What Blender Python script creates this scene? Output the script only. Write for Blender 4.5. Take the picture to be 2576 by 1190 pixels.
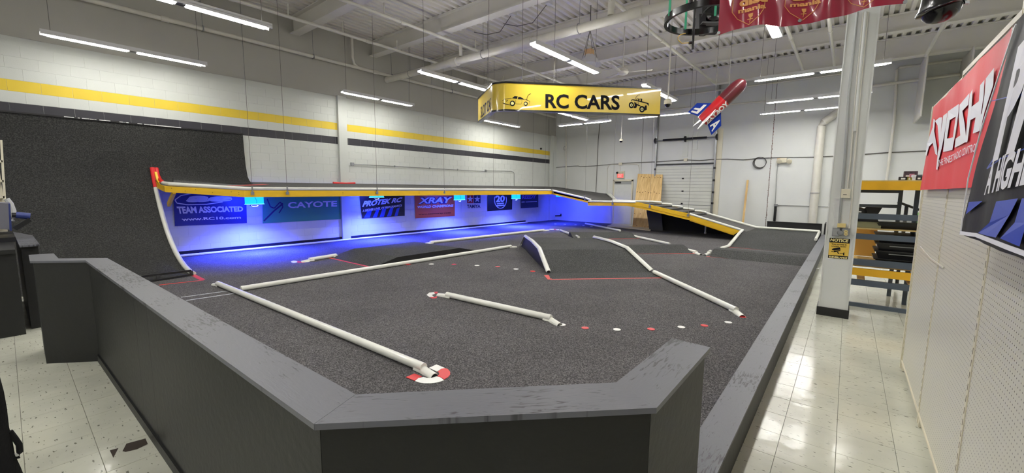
import bpy, math, random
from mathutils import Vector, Matrix
from mathutils.geometry import tessellate_polygon
random.seed(7)
for o in list(bpy.data.objects): bpy.data.objects.remove(o)
SC = bpy.context.scene; COL = SC.collection
PI = math.pi

# ---------------------------------------------------------------- camera
# room axes: +X runs along the striped wall towards the far corner, +Y across to it, Z up, metres
FPX = 1035.4; CX, CY = 1288.0, 595.0
YAW, PIT, ROL = 0.681785, -0.117507, 0.009968
CAM = Vector((0, 0, 1.7))
def _basis():
    f = Vector((math.cos(YAW)*math.cos(PIT), math.sin(YAW)*math.cos(PIT), math.sin(PIT)))
    r = f.cross(Vector((0, 0, 1))).normalized(); u = r.cross(f)
    c, s = math.cos(ROL), math.sin(ROL)
    return r*c + u*s, u*c - r*s, f
RV, UV, FV = _basis()
cd = bpy.data.cameras.new('camera'); cam = bpy.data.objects.new('camera', cd); COL.objects.link(cam)
mw = Matrix.Identity(4)
for i in range(3):
    mw[i][0] = RV[i]; mw[i][1] = UV[i]; mw[i][2] = -FV[i]; mw[i][3] = CAM[i]
cam.matrix_world = mw
cd.sensor_width = 36; cd.lens = FPX/2576*36; cd.clip_start = 0.05; cd.clip_end = 200
SC.camera = cam
# ---------------------------------------------------------------- world, exposure
w = bpy.data.worlds.new('world'); SC.world = w; w.use_nodes = True
w.node_tree.nodes['Background'].inputs[0].default_value = (0.75, 0.82, 0.9, 1)
w.node_tree.nodes['Background'].inputs[1].default_value = 0.05
SC.view_settings.view_transform = 'Standard'; SC.view_settings.look = 'None'
SC.view_settings.gamma = 1; SC.view_settings.use_curve_mapping = False
SC.view_settings.exposure = 0.14
LAMP = 64.0          # emission of the strip lights' tubes
BLUE = 1.0           # scale of the blue flood lights
XB, YL = 18.77, 12.32      # far wall, striped wall

def at_z(px, py, z=0.0):
    d = RV*(px-CX) - UV*(py-CY) + FV*FPX; return CAM + d*((z-CAM.z)/d.z)
def at_x(px, py, x):
    d = RV*(px-CX) - UV*(py-CY) + FV*FPX; return CAM + d*(x/d.x)
def at_y(px, py, y):
    d = RV*(px-CX) - UV*(py-CY) + FV*FPX; return CAM + d*(y/d.y)
def at_d(px, py, dep):
    d = RV*(px-CX) - UV*(py-CY) + FV*FPX; return CAM + d*(dep/FPX)
def at_pl(px, py, p0, n):
    d = RV*(px-CX) - UV*(py-CY) + FV*FPX; return CAM + d*((Vector(p0)-CAM).dot(n)/d.dot(n))

# ---------------------------------------------------------------- materials
def lin(c):
    return tuple(((v/255)/12.92 if v/255 <= .04045 else ((v/255+.055)/1.055)**2.4) for v in c)
MATS = {}
def mat(name, rgb, rough=.5, metal=0., var=0., scale=8., stretch=(1, 1, 1), bump=0., bscale=60., emit=0., spec=.5, dark=None, coat=0., objvar=0., thr=None):
    if name in MATS: return MATS[name]
    m = bpy.data.materials.new(name); m.use_nodes = True; nt = m.node_tree; N = nt.nodes; L = nt.links
    b = N['Principled BSDF']; c = lin(rgb)
    b.inputs['Base Color'].default_value = (*c, 1); b.inputs['Roughness'].default_value = rough
    b.inputs['Metallic'].default_value = metal; b.inputs['Specular IOR Level'].default_value = spec
    b.inputs['Coat Weight'].default_value = coat
    if emit:
        b.inputs['Emission Color'].default_value = (*c, 1); b.inputs['Emission Strength'].default_value = emit
    if var or bump or dark:
        tc = N.new('ShaderNodeTexCoord'); mp = N.new('ShaderNodeMapping'); mp.inputs['Scale'].default_value = stretch
        L.new(tc.outputs['Object'], mp.inputs[0])
    if var or dark:
        n = N.new('ShaderNodeTexNoise'); n.inputs['Scale'].default_value = scale; n.inputs['Detail'].default_value = 4
        L.new(mp.outputs[0], n.inputs[0])
        r = N.new('ShaderNodeValToRGB'); L.new(n.outputs[0], r.inputs[0])
        d = lin(dark) if dark else tuple(v*(1-var) for v in c)
        lo, hi = thr if thr else (.35, .65)
        r.color_ramp.elements[0].position = lo; r.color_ramp.elements[0].color = (*d, 1)
        r.color_ramp.elements[1].position = hi; r.color_ramp.elements[1].color = (*c, 1)
        L.new(r.outputs[0], b.inputs['Base Color'])
        src = r.outputs[0]
    else: src = None
    if objvar:
        oi = N.new('ShaderNodeObjectInfo'); mr = N.new('ShaderNodeMapRange'); mr.inputs[3].default_value = 1-objvar; mr.inputs[4].default_value = 1+objvar*.4
        L.new(oi.outputs['Random'], mr.inputs[0])
        mx = N.new('ShaderNodeVectorMath'); mx.operation = 'SCALE'
        if src: L.new(src, mx.inputs[0])
        else: mx.inputs[0].default_value = c
        L.new(mr.outputs[0], mx.inputs['Scale']); L.new(mx.outputs[0], b.inputs['Base Color'])
    if bump:
        n2 = N.new('ShaderNodeTexNoise'); n2.inputs['Scale'].default_value = bscale; n2.inputs['Detail'].default_value = 3
        L.new(mp.outputs[0], n2.inputs[0])
        bp = N.new('ShaderNodeBump'); bp.inputs['Strength'].default_value = bump; bp.inputs['Distance'].default_value = .01
        L.new(n2.outputs[0], bp.inputs['Height']); L.new(bp.outputs[0], b.inputs['Normal'])
    MATS[name] = m; return m

wall_m = mat('painted_block_white', (214, 217, 211), .55, var=.05, scale=1.3, bump=.15, bscale=90)
upper_shade_m = mat('upper_wall_shaded', (178, 176, 168), .6, var=.05, scale=1.0)  # wall white darkened: shade above the lamps put into the colour
yellow_m = mat('painted_block_yellow', (236, 205, 62), .5, var=.06, scale=2)
black_m = mat('painted_block_black', (52, 51, 58), .5, var=.08, scale=2)
panel_m = mat('white_wall_panel', (214, 216, 213), .6, var=.06, scale=.9, bump=.1, bscale=40)
deck_m = mat('grey_white_steel_deck', (232, 229, 221), .6, var=.05, scale=3)
beam_m = mat('white_painted_beam', (226, 223, 215), .6, var=.05, scale=1.5)
pipe_m = mat('white_painted_pipe', (214, 211, 200), .45, var=.06, scale=6)
rust_m = mat('grimy_fitting', (170, 160, 148), .6)
pvc_m = mat('white_pvc', (232, 232, 222), .28, var=.05, scale=9, coat=.3)
redpvc_m = mat('red_painted_pvc', (222, 40, 44), .35)
fascia_m = mat('yellow_painted_plank', (246, 196, 30), .42, var=.10, scale=4, stretch=(.6, .6, 3))
ydark_m = mat('yellow_groove', (150, 105, 20), .7)
shade_m = mat('black_painted_wood_dark', (28, 28, 29), .5, var=.2, scale=3, bump=.1, bscale=30)
woodblk_m = mat('black_painted_ply', (20, 21, 20), .5, var=.25, scale=2.0, bump=.2, bscale=25)
tape_m = mat('red_tape', (214, 66, 62), .45, var=.1, scale=9)
wtape_m = mat('white_tape', (205, 208, 214), .5)
dotw_m = mat('white_marker', (236, 236, 232), .35)
dotr_m = mat('red_marker', (212, 52, 56), .35)
steel_m = mat('galvanised_steel', (150, 152, 154), .35, metal=.8)
cond_m = mat('grey_conduit', (160, 162, 160), .4, metal=.3)
dkmetal_m = mat('dark_metal', (45, 45, 48), .4, metal=.5)
gloss_m = mat('gloss_black', (12, 12, 15), .22, coat=.25)
blackp_m = mat('black_plastic', (24, 24, 26), .4)
wire_m = mat('grey_wire', (95, 92, 88), .6)
rack_m = mat('slate_grey_rack', (82, 92, 104), .45, var=.08, scale=6)
racky_m = mat('yellow_rack_beam', (240, 182, 32), .45, var=.08, scale=6)
cream_m = mat('cream_metal', (214, 208, 186), .4)
plyw_m = mat('pine_plywood', (222, 190, 130), .6, dark=(196, 158, 98), scale=5, stretch=(1, 3, .25), bump=.1)
osb_m = mat('weathered_plywood', (196, 176, 160), .6, dark=(150, 126, 112), scale=9, stretch=(1, 3, .3))
door_m = mat('white_door', (210, 212, 208), .5, var=.05)
garage_m = mat('garage_panel', (206, 208, 200), .5, var=.05, scale=2)
knot_m = mat('dark_knot', (92, 58, 34), .7)
green_m = mat('green_strap', (40, 150, 110), .6)
lime_m = mat('lime_plastic', (110, 215, 40), .45, var=.2, scale=20)
tanw_m = mat('tan_board', (216, 186, 120), .6, var=.1)
redexit_m = mat('exit_face', (250, 60, 60), .5, emit=1.6)
amber_m = mat('pale_yellow_box', (216, 196, 130), .5)
lampwhite_m = mat('strip_light_tube', (255, 253, 248), .5, emit=LAMP)
lampsoft_m = mat('strip_light_tube_dimmed', (255, 253, 246), .5, emit=LAMP*.6)  # dimmed copy for the striped wall's row, softens hot spots on that wall
house_m = mat('strip_light_housing', (215, 215, 215), .4, metal=.2)
cyan_m = mat('cyan_lamp_panel', (20, 165, 255), .4, emit=1.7)
cyrim_m = mat('cyan_lamp_rim', (110, 225, 255), .4, emit=2.0)

def carpet_mat(name, base, dark, light, rough=.95, scale=150, bump=.6):
    m = bpy.data.materials.new(name); m.use_nodes = True; nt = m.node_tree; N = nt.nodes; L = nt.links
    b = N['Principled BSDF']; b.inputs['Roughness'].default_value = rough; b.inputs['Specular IOR Level'].default_value = .25
    tc = N.new('ShaderNodeTexCoord'); n = N.new('ShaderNodeTexNoise'); n.inputs['Scale'].default_value = scale; n.inputs['Detail'].default_value = 2
    L.new(tc.outputs['Object'], n.inputs[0]); r = N.new('ShaderNodeValToRGB'); L.new(n.outputs[0], r.inputs[0])
    e = r.color_ramp.elements; e[0].position = .34; e[0].color = (*lin(dark), 1); e[1].position = .68; e[1].color = (*lin(light), 1)
    k = e.new(.5); k.color = (*lin(base), 1)
    n2 = N.new('ShaderNodeTexNoise'); n2.inputs['Scale'].default_value = 1.1; n2.inputs['Detail'].default_value = 5
    L.new(tc.outputs['Object'], n2.inputs[0]); mr = N.new('ShaderNodeMapRange'); mr.inputs[1].default_value = .3; mr.inputs[2].default_value = .7
    mr.inputs[3].default_value = .86; mr.inputs[4].default_value = 1.1; L.new(n2.outputs[0], mr.inputs[0])
    s = N.new('ShaderNodeVectorMath'); s.operation = 'SCALE'; L.new(r.outputs[0], s.inputs[0]); L.new(mr.outputs[0], s.inputs['Scale'])
    L.new(s.outputs[0], b.inputs['Base Color'])
    bp = N.new('ShaderNodeBump'); bp.inputs['Strength'].default_value = bump; bp.inputs['Distance'].default_value = .006
    L.new(n.outputs[0], bp.inputs['Height']); L.new(bp.outputs[0], b.inputs['Normal'])
    MATS[name] = m; return m
carpet_m = carpet_mat('charcoal_carpet', (82, 80, 81), (54, 53, 54), (120, 118, 118), scale=95)
ramp_m = carpet_mat('ramp_carpet', (56, 56, 55), (44, 44, 43), (73, 73, 71), scale=55, bump=.2)
jump_m = carpet_mat('jump_carpet', (64, 65, 64), (43, 44, 43), (98, 98, 96), scale=90)
road_m = carpet_mat('road_carpet', (94, 93, 92), (70, 70, 70), (124, 122, 120), scale=120, bump=.3)

def cap_mat():      # black cap paint, worn and wood-grained
    m = bpy.data.materials.new('worn_black_cap'); m.use_nodes = True; nt = m.node_tree; N = nt.nodes; L = nt.links
    b = N['Principled BSDF']; b.inputs['Roughness'].default_value = .45
    tc = N.new('ShaderNodeTexCoord'); mp = N.new('ShaderNodeMapping'); mp.inputs['Scale'].default_value = (55, 9, 9)
    L.new(tc.outputs['UV'], mp.inputs[0])
    n = N.new('ShaderNodeTexNoise'); n.inputs['Scale'].default_value = 1.6; n.inputs['Detail'].default_value = 8; n.inputs['Distortion'].default_value = .8
    L.new(mp.outputs[0], n.inputs[0]); r = N.new('ShaderNodeValToRGB')
    nb_ = N.new('ShaderNodeTexNoise'); nb_.inputs['Scale'].default_value = 2.3; nb_.inputs['Detail'].default_value = 3; L.new(tc.outputs['Object'], nb_.inputs[0])
    ma = N.new('ShaderNodeMath'); ma.operation = 'MULTIPLY_ADD'; L.new(nb_.outputs[0], ma.inputs[0]); ma.inputs[1].default_value = .9; ma.inputs[2].default_value = -.45
    ad = N.new('ShaderNodeMath'); ad.operation = 'ADD'; L.new(n.outputs[0], ad.inputs[0]); L.new(ma.outputs[0], ad.inputs[1]); L.new(ad.outputs[0], r.inputs[0])
    e = r.color_ramp.elements; e[0].position = .28; e[0].color = (*lin((50, 50, 55)), 1); e[1].position = .40; e[1].color = (*lin((96, 97, 104)), 1)
    L.new(r.outputs[0], b.inputs['Base Color'])
    bp = N.new('ShaderNodeBump'); bp.inputs['Strength'].default_value = .25; bp.inputs['Distance'].default_value = .004
    L.new(n.outputs[0], bp.inputs['Height']); L.new(bp.outputs[0], b.inputs['Normal'])
    MATS['cap'] = m; return m
cap_m = cap_mat()

def tile_mat():
    m = bpy.data.materials.new('vinyl_tile'); m.use_nodes = True; nt = m.node_tree; N = nt.nodes; L = nt.links
    b = N['Principled BSDF']; b.inputs['Roughness'].default_value = .16; b.inputs['Coat Weight'].default_value = .25; b.inputs['Coat Roughness'].default_value = .12
    tc = N.new('ShaderNodeTexCoord'); oi = N.new('ShaderNodeObjectInfo'); g = N.new('ShaderNodeNewGeometry')
    mp = N.new('ShaderNodeMapping'); mp.inputs['Scale'].default_value = (36, 12, 10); L.new(g.outputs['Position'], mp.inputs[0])
    n = N.new('ShaderNodeTexNoise'); n.inputs['Scale'].default_value = 1.5; n.inputs['Detail'].default_value = 2; L.new(mp.outputs[0], n.inputs[0])
    r = N.new('ShaderNodeValToRGB'); L.new(n.outputs[0], r.inputs[0])
    e = r.color_ramp.elements; e[0].position = .30; e[0].color = (*lin((126, 124, 112)), 1); e[1].position = .345; e[1].color = (*lin((206, 206, 190)), 1)
    n2 = N.new('ShaderNodeTexNoise'); n2.inputs['Scale'].default_value = 2.2; n2.inputs['Detail'].default_value = 6; L.new(g.outputs['Position'], n2.inputs[0])
    mr = N.new('ShaderNodeMapRange'); mr.inputs[1].default_value = .3; mr.inputs[2].default_value = .7; mr.inputs[3].default_value = .84; mr.inputs[4].default_value = 1.05
    L.new(n2.outputs[0], mr.inputs[0]); s = N.new('ShaderNodeVectorMath'); s.operation = 'SCALE'
    L.new(r.outputs[0], s.inputs[0]); L.new(mr.outputs[0], s.inputs['Scale']); L.new(s.outputs[0], b.inputs['Base Color'])
    bp = N.new('ShaderNodeBump'); bp.inputs['Strength'].default_value = .12; bp.inputs['Distance'].default_value = .02
    n3 = N.new('ShaderNodeTexNoise'); n3.inputs['Scale'].default_value = 7; L.new(g.outputs['Position'], n3.inputs[0])
    L.new(n3.outputs[0], bp.inputs['Height']); L.new(bp.outputs[0], b.inputs['Normal']); L.new(bp.outputs[0], b.inputs['Coat Normal'])
    MATS['tile'] = m; return m
tile_m = tile_mat()

def peg_mat():      # cream perforated panel: rows of small holes
    m = bpy.data.materials.new('cream_pegboard'); m.use_nodes = True; nt = m.node_tree; N = nt.nodes; L = nt.links
    b = N['Principled BSDF']; b.inputs['Roughness'].default_value = .32
    g = N.new('ShaderNodeNewGeometry'); sx = N.new('ShaderNodeSeparateXYZ'); L.new(g.outputs['Position'], sx.inputs[0])
    def mth(op, a, bb=None):
        q = N.new('ShaderNodeMath'); q.operation = op
        for i, v in enumerate((a, bb)):
            if v is None: continue
            if isinstance(v, (int, float)): q.inputs[i].default_value = v
            else: L.new(v, q.inputs[i])
        return q.outputs[0]
    P = .0254
    fx = mth('SUBTRACT', mth('FRACT', mth('DIVIDE', sx.outputs[0], P)), .5)
    fz = mth('SUBTRACT', mth('FRACT', mth('DIVIDE', sx.outputs[2], P)), .5)
    d = mth('SQRT', mth('ADD', mth('MULTIPLY', fx, fx), mth('MULTIPLY', fz, fz)))
    h = mth('GREATER_THAN', d, .13)
    mx = N.new('ShaderNodeMix'); mx.data_type = 'RGBA'; L.new(h, mx.inputs[0])
    mx.inputs[6].default_value = (*lin((88, 84, 72)), 1); mx.inputs[7].default_value = (*lin((206, 203, 190)), 1)
    L.new(mx.outputs[2], b.inputs['Base Color'])
    bp = N.new('ShaderNodeBump'); bp.inputs['Strength'].default_value = .5; bp.inputs['Distance'].default_value = .003
    L.new(h, bp.inputs['Height']); L.new(bp.outputs[0], b.inputs['Normal'])
    MATS['peg'] = m; return m
peg_m = peg_mat()

# ---------------------------------------------------------------- mesh builder
class B:
    def __init__(s): s.v = []; s.f = []; s.mi = []; s.uv = None
    def add(s, vs, fs, m=0):
        k = len(s.v); s.v += [tuple(v) for v in vs]; s.f += [tuple(i+k for i in f) for f in fs]; s.mi += [m]*len(fs); return s
    def box(s, a, b, m=0):
        x0, x1 = sorted((a[0], b[0])); y0, y1 = sorted((a[1], b[1])); z0, z1 = sorted((a[2], b[2]))
        return s.add([(x0,y0,z0),(x1,y0,z0),(x1,y1,z0),(x0,y1,z0),(x0,y0,z1),(x1,y0,z1),(x1,y1,z1),(x0,y1,z1)],
              [(0,3,2,1),(4,5,6,7),(0,1,5,4),(1,2,6,5),(2,3,7,6),(3,0,4,7)], m)
    def obox(s, c, ax, ay, az, m=0):   # oriented box: centre and three half-axis vectors
        c, ax, ay, az = Vector(c), Vector(ax), Vector(ay), Vector(az)
        vs = [c + ax*i + ay*j + az*k for k in (-1, 1) for i, j in ((-1,-1),(1,-1),(1,1),(-1,1))]
        return s.add(vs, [(0,3,2,1),(4,5,6,7),(0,1,5,4),(1,2,6,5),(2,3,7,6),(3,0,4,7)], m)
    def bar(s, a, b, w, h, m=0, up=(0, 0, 1)):
        a, b = Vector(a), Vector(b); d = (b-a); u = Vector(up); r = d.cross(u).normalized(); u = r.cross(d).normalized()
        return s.obox((a+b)/2, d/2, r*w/2, u*h/2, m)
    def hexa(s, lo, hi, m=0):          # lo, hi: matching polygons (bottom, top)
        n = len(lo); vs = list(lo)+list(hi)
        fs = [tuple(reversed(range(n))), tuple(range(n, 2*n))] + [(i, (i+1) % n, n+(i+1) % n, n+i) for i in range(n)]
        return s.add(vs, fs, m)
    def prism(s, poly, z0, z1, m=0):   # convex plan polygon
        return s.hexa([(p[0], p[1], z0) for p in poly], [(p[0], p[1], z1) for p in poly], m)
    def sweep(s, pts, prof, m=0, up=(0, 0, 1), closed=True, caps=True):
        pts = [Vector(p) for p in pts]; n = len(prof); rings = []
        for i, p in enumerate(pts):
            d = (pts[min(i+1, len(pts)-1)] - pts[max(i-1, 0)]).normalized(); u = Vector(up)
            if abs(d.dot(u)) > .98: u = Vector((1, 0, 0))
            r = d.cross(u).normalized(); u2 = r.cross(d)
            rings.append([p + r*a + u2*b for a, b in prof])
        vs = [v for r in rings for v in r]; fs = []
        for i in range(len(pts)-1):
            for j in range(n if closed else n-1):
                k = (j+1) % n; fs.append((i*n+j, i*n+k, (i+1)*n+k, (i+1)*n+j))
        if closed and caps: fs += [tuple(reversed(range(n))), tuple(range((len(pts)-1)*n, len(pts)*n))]
        return s.add(vs, fs, m)
    def tube(s, pts, r, n=12, m=0, caps=True):
        return s.sweep(pts, [(r*math.cos(2*PI*i/n), r*math.sin(2*PI*i/n)) for i in range(n)], m, caps=caps)
    def arch(s, pts, r, t=.006, n=10, m=0):   # half pipe, open below
        o = [(r*math.cos(PI*i/n), r*math.sin(PI*i/n)) for i in range(n+1)]
        inn = [((r-t)*math.cos(PI*i/n), (r-t)*math.sin(PI*i/n)) for i in range(n, -1, -1)]
        return s.sweep(pts, o+inn, m)
    def lathe(s, prof, c, axis=(0, 0, 1), n=24, m=0):
        a = Vector(axis).normalized(); t = Vector((1, 0, 0)) if abs(a.x) < .9 else Vector((0, 1, 0))
        e1 = a.cross(t).normalized(); e2 = a.cross(e1); vs = []
        for r, h in prof:
            for i in range(n): vs.append(Vector(c) + a*h + e1*(r*math.cos(2*PI*i/n)) + e2*(r*math.sin(2*PI*i/n)))
        fs = [(k*n+i, k*n+(i+1) % n, (k+1)*n+(i+1) % n, (k+1)*n+i) for k in range(len(prof)-1) for i in range(n)]
        fs += [tuple(reversed(range(n))), tuple(range((len(prof)-1)*n, len(prof)*n))]
        return s.add(vs, fs, m)
    def tri(s, poly, fn, m=0, holes=()):  # 2-D polygon (with holes) filled and mapped by fn(u, v) -> point
        loops = [[Vector((p[0], p[1], 0)) for p in poly]] + [[Vector((p[0], p[1], 0)) for p in h] for h in holes]
        flat = [v for l in loops for v in l]
        return s.add([fn(v.x, v.y) for v in flat], [tuple(t) for t in tessellate_polygon(loops)], m)
    def mesh(s, name, mats):
        me = bpy.data.meshes.new(name); me.from_pydata([tuple(v) for v in s.v], [], s.f)
        for m in (mats if isinstance(mats, (list, tuple)) else [mats]): me.materials.append(m)
        if len(me.polygons) == len(s.mi): me.polygons.foreach_set('material_index', s.mi)
        me.validate(); me.update(); return me

def obj(name, b, mats, parent=None, smooth=False):
    me = b.mesh(name, mats) if isinstance(b, B) else b
    if smooth:
        me.polygons.foreach_set('use_smooth', [True]*len(me.polygons))
        try: me.set_sharp_from_angle(angle=math.radians(40))
        except Exception: pass
    o = bpy.data.objects.new(name, me); COL.objects.link(o)
    if parent is not None: o.parent = parent
    return o
def fixn(me):       # consistent outward normals
    import bmesh
    bm = bmesh.new(); bm.from_mesh(me); bmesh.ops.recalc_face_normals(bm, faces=bm.faces); bm.to_mesh(me); bm.free(); return me
def tag(o, label, cat, group=None, kind=None):
    o['label'] = label; o['category'] = cat
    if group: o['group'] = group
    if kind: o['kind'] = kind
    return o
def thing(name, label, cat, loc=(0, 0, 0), group=None):
    o = bpy.data.objects.new(name, None); COL.objects.link(o); o.empty_display_size = .1
    return tag(o, label, cat, group)
def struct(name, b, mats, parent=None, smooth=False):
    o = obj(name, b, mats, parent, smooth)
    if parent is None: o['kind'] = 'structure'
    return o
def lab(o, t): o['label'] = t; return o
def place(t, base):    # move a thing's Empty to its base, keeping its parts where they are
    base = Vector(base); t.location = base
    for c in t.children:
        c.location = c.location - base
    return t

# ---------------------------------------------------------------- lettering
_cache = {}
def text_shape(s, bold=0., shear=0., space=1.0):
    key = (s, bold, shear, space)
    if key in _cache: return _cache[key]
    cu = bpy.data.curves.new('t', 'FONT'); cu.body = s; cu.offset = bold; cu.shear = shear; cu.space_character = space; cu.resolution_u = 3
    o = bpy.data.objects.new('t', cu); COL.objects.link(o)
    dg = bpy.context.evaluated_depsgraph_get(); me = bpy.data.meshes.new_from_object(o.evaluated_get(dg))
    vs = [tuple(v.co) for v in me.vertices]; fs = [tuple(p.vertices) for p in me.polygons]
    bpy.data.objects.remove(o); bpy.data.curves.remove(cu); bpy.data.meshes.remove(me)
    x0 = min(v[0] for v in vs); x1 = max(v[0] for v in vs); y0 = min(v[1] for v in vs); y1 = max(v[1] for v in vs)
    vs = [((v[0]-x0)/(x1-x0), (v[1]-y0)/(y1-y0)) for v in vs]
    _cache[key] = (vs, fs); return vs, fs
def quadmap(q, fn):    # q: TL, TR, BR, BL as 2-D points; fn(x, y) -> 3-D point
    TL, TR, BR, BL = q
    def f(u, v):
        x = (BL[0]*(1-u)+BR[0]*u)*(1-v) + (TL[0]*(1-u)+TR[0]*u)*v
        y = (BL[1]*(1-u)+BR[1]*u)*(1-v) + (TL[1]*(1-u)+TR[1]*u)*v
        return fn(x, y)
    return f
def lettering(parent, s, q, fn, m, bold=.02, shear=0., space=1.0, name='lettering'):
    vs, fs = text_shape(s, bold, shear, space); f = quadmap(q, fn)
    b = B(); b.add([f(u, v) for u, v in vs], fs); return obj(name, b, m, parent)
def shape(parent, polys, fn, m, name='emblem', holes=()):
    b = B()
    for p in polys: b.tri(p, fn, holes=holes)
    return obj(name, b, m, parent)
def ell(cx, cy, rx, ry, n=24, a0=0, a1=2*PI, rot=0):
    out = []
    for i in range(n if abs(a1-a0-2*PI) < 1e-6 else n+1):
        a = a0+(a1-a0)*i/n; x, y = rx*math.cos(a), ry*math.sin(a)
        out.append((cx+x*math.cos(rot)-y*math.sin(rot), cy+x*math.sin(rot)+y*math.cos(rot)))
    return out
def stroke(pts, w):    # thin 2-D polyline as quads
    out = []
    for a, b in zip(pts[:-1], pts[1:]):
        dx, dy = b[0]-a[0], b[1]-a[1]; l = math.hypot(dx, dy) or 1; nx, ny = -dy/l*w/2, dx/l*w/2
        out.append([(a[0]+nx, a[1]+ny), (b[0]+nx, b[1]+ny), (b[0]-nx, b[1]-ny), (a[0]-nx, a[1]-ny)])
    return out
# ================================================================ THE SHELL
b = B(); b.box((-5, -6, -.12), (XB+.2, YL+.2, -.004))
floor = struct('floor', b, mat('tile_joint', (120, 118, 108), .6))
T = .3048; ty0 = -.073; tx0 = at_z(2125, 1046).x
def tile_geo(bb, cx=0, cy=0):
    h = T/2-.0006; k = h-.0012
    vs = [(cx-h, cy-h, -.004), (cx+h, cy-h, -.004), (cx+h, cy+h, -.004), (cx-h, cy+h, -.004), (cx-k, cy-k, 0), (cx+k, cy-k, 0), (cx+k, cy+k, 0), (cx-k, cy+k, 0)]
    bb.add(vs, [(4,5,6,7),(0,1,5,4),(1,2,6,5),(2,3,7,6),(3,0,4,7)])
tb = B(); tile_geo(tb); tme = tb.mesh('tile', tile_m)
rest = B(); nt_ = 0
miss = {(int(math.floor((.33-tx0)/T)), 0)}
for i in range(int((-4.5-tx0)/T), int((XB-tx0)/T)):
    for j in range(-19, 41):
        cx, cy = tx0+(i+.5)*T, ty0+(j+.5)*T
        right = cy < .5 and cx > -1.0; left = cx < .55 and cy >= .5
        if not (right or left): continue
        if (1.5 < cx < 10.2 and -1.3 < cy < .5) or (-.45 < cx < .55 and 2.3 < cy < 7.6):
            o = bpy.data.objects.new('tile', tme); COL.objects.link(o); o.location = (cx, cy, 0); o.parent = floor; nt_ += 1
        elif cy > -4: tile_geo(rest, cx, cy)
o = obj('tile', rest, tile_m, floor); o['kind'] = 'stuff'
# striped block wall ------------------------------------------------------
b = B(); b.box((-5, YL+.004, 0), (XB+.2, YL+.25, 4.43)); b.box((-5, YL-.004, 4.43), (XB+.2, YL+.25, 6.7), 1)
wall_l = struct('wall_left', b, [wall_m, upper_shade_m])
b = B(); b.box((-5, YL-.012, 4.41), (XB, YL-.004, 4.435)); obj('ledge', b, upper_shade_m, wall_l)
for x in (-.2, 4.17, 9.3, 10.35, 13.9):
    b = B(); b.box((x, YL-.006, 4.44), (x+.012, YL-.0045, 6.3)); obj('panel_seam', b, cond_m, wall_l)
CH = .2115; BW = .423; Z0 = .026
def block_geo(bb, cx=0, cz=0, m=0):
    w, h = BW/2-.001, CH/2-.001; k = .003
    y0, y1 = YL+.004, YL
    vs = [(cx-w, y0, cz-h), (cx+w, y0, cz-h), (cx+w, y0, cz+h), (cx-w, y0, cz+h), (cx-w+k, y1, cz-h+k), (cx+w-k, y1, cz-h+k), (cx+w-k, y1, cz+h-k), (cx-w+k, y1, cz+h-k)]
    bb.add(vs, [(4,5,6,7),(0,1,5,4),(1,2,6,5),(2,3,7,6),(3,0,4,7)], m)
bmes = []
for m in (wall_m, yellow_m, black_m):
    q = B(); block_geo(q); bmes.append(q.mesh('block', m))
rest = B(); nb = 0
PIL = ((6.63, 6.90), (18.25, XB))
for r in range(0, 21):
    z = Z0+(r+.5)*CH
    if z+CH/2 > 4.45: break
    mi = 1 if r == 16 else 2 if r == 14 else 0
    for c in range(-10, 45):
        x = c*BW + (BW/2 if r % 2 else 0)
        if x > 18.3 or x < -4: continue
        if any(a-.05 < x < e+.05 for a, e in PIL): pass
        near = (z > 2.95 and 0 < x < 12.3) or (z < 1.6 and 2.4 < x < 6.6)
        if near and nb < 298:
            o = bpy.data.objects.new('block', bmes[mi]); COL.objects.link(o); o.location = (x, 0, z); o.parent = wall_l; nb += 1
        else: block_geo(rest, x, z, mi)
o = obj('block', rest, [wall_m, yellow_m, black_m], wall_l); o['kind'] = 'stuff'
for n, (a, e) in enumerate(PIL):
    b = B(); b.box((a, YL-.09, 0), (e, YL, 4.43)); obj('pilaster', b, wall_m, wall_l)
# far wall ------------------------------------------------------------------
b = B(); b.box((XB+.012, -6, 0), (XB+.25, YL+.2, 6.7)); wall_f = struct('wall_back', b, mat('joint_grey', (120, 118, 112), .8))
js = [YL, at_x(1616, 360, XB).y, at_x(1937, 430, XB).y, -3.0, -6]
for a, e in zip(js[:-1], js[1:]):
    b = B(); b.box((XB, e+.01, 0), (XB+.012, a-.01, 6.6)); obj('wall_panel', b, panel_m, wall_f)
b = B()
for k in range(60):    # flaking paint along the open joint
    z = .3+k*.075+random.random()*.05; y = js[2]+random.uniform(-.018, .018); b.box((XB-.003, y-.008-.01*random.random(), z), (XB, y+.008, z+.02+.03*random.random()))
obj('flaked_joint', b, mat('rusty_flake', (140, 110, 104), .8), wall_f)
struct('wall_right', B().box((-5, -6.2, 0), (XB+.2, -6, 6.7)), panel_m)
struct('wall_near', B().box((-5.2, -6, 0), (-5, YL+.2, 6.7)), panel_m)
# corrugated steel deck ------------------------------------------------------
b = B(); P = .203; z0, z1 = 6.30, 6.375; prof = []
y = -6.1
while y < YL+.2:
    prof += [(y, z1), (y+.075, z1), (y+.095, z0), (y+.183, z0)]; y += P
vs = []; fs = []
for (yy, zz) in prof: vs += [(-5, yy, zz), (XB+.1, yy, zz)]
for i in range(len(prof)-1): fs.append((2*i, 2*i+1, 2*i+3, 2*i+2))
b.add(vs, fs); b.box((-5, -6.1, 6.5), (XB+.1, YL+.2, 6.6))
ceil = struct('ceiling', b, deck_m)
def beam(xc, zb, w=.26):
    b = B(); y0, y1 = -6, YL-.02
    b.box((xc-w/2, y0, 6.275), (xc+w/2, y1, 6.297)); b.box((xc-w/2, y0, zb), (xc+w/2, y1, zb+.022)); b.box((xc-.02, y0, zb+.02), (xc+.02, y1, 6.28))
    obj('beam', b, beam_m, ceil)
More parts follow.
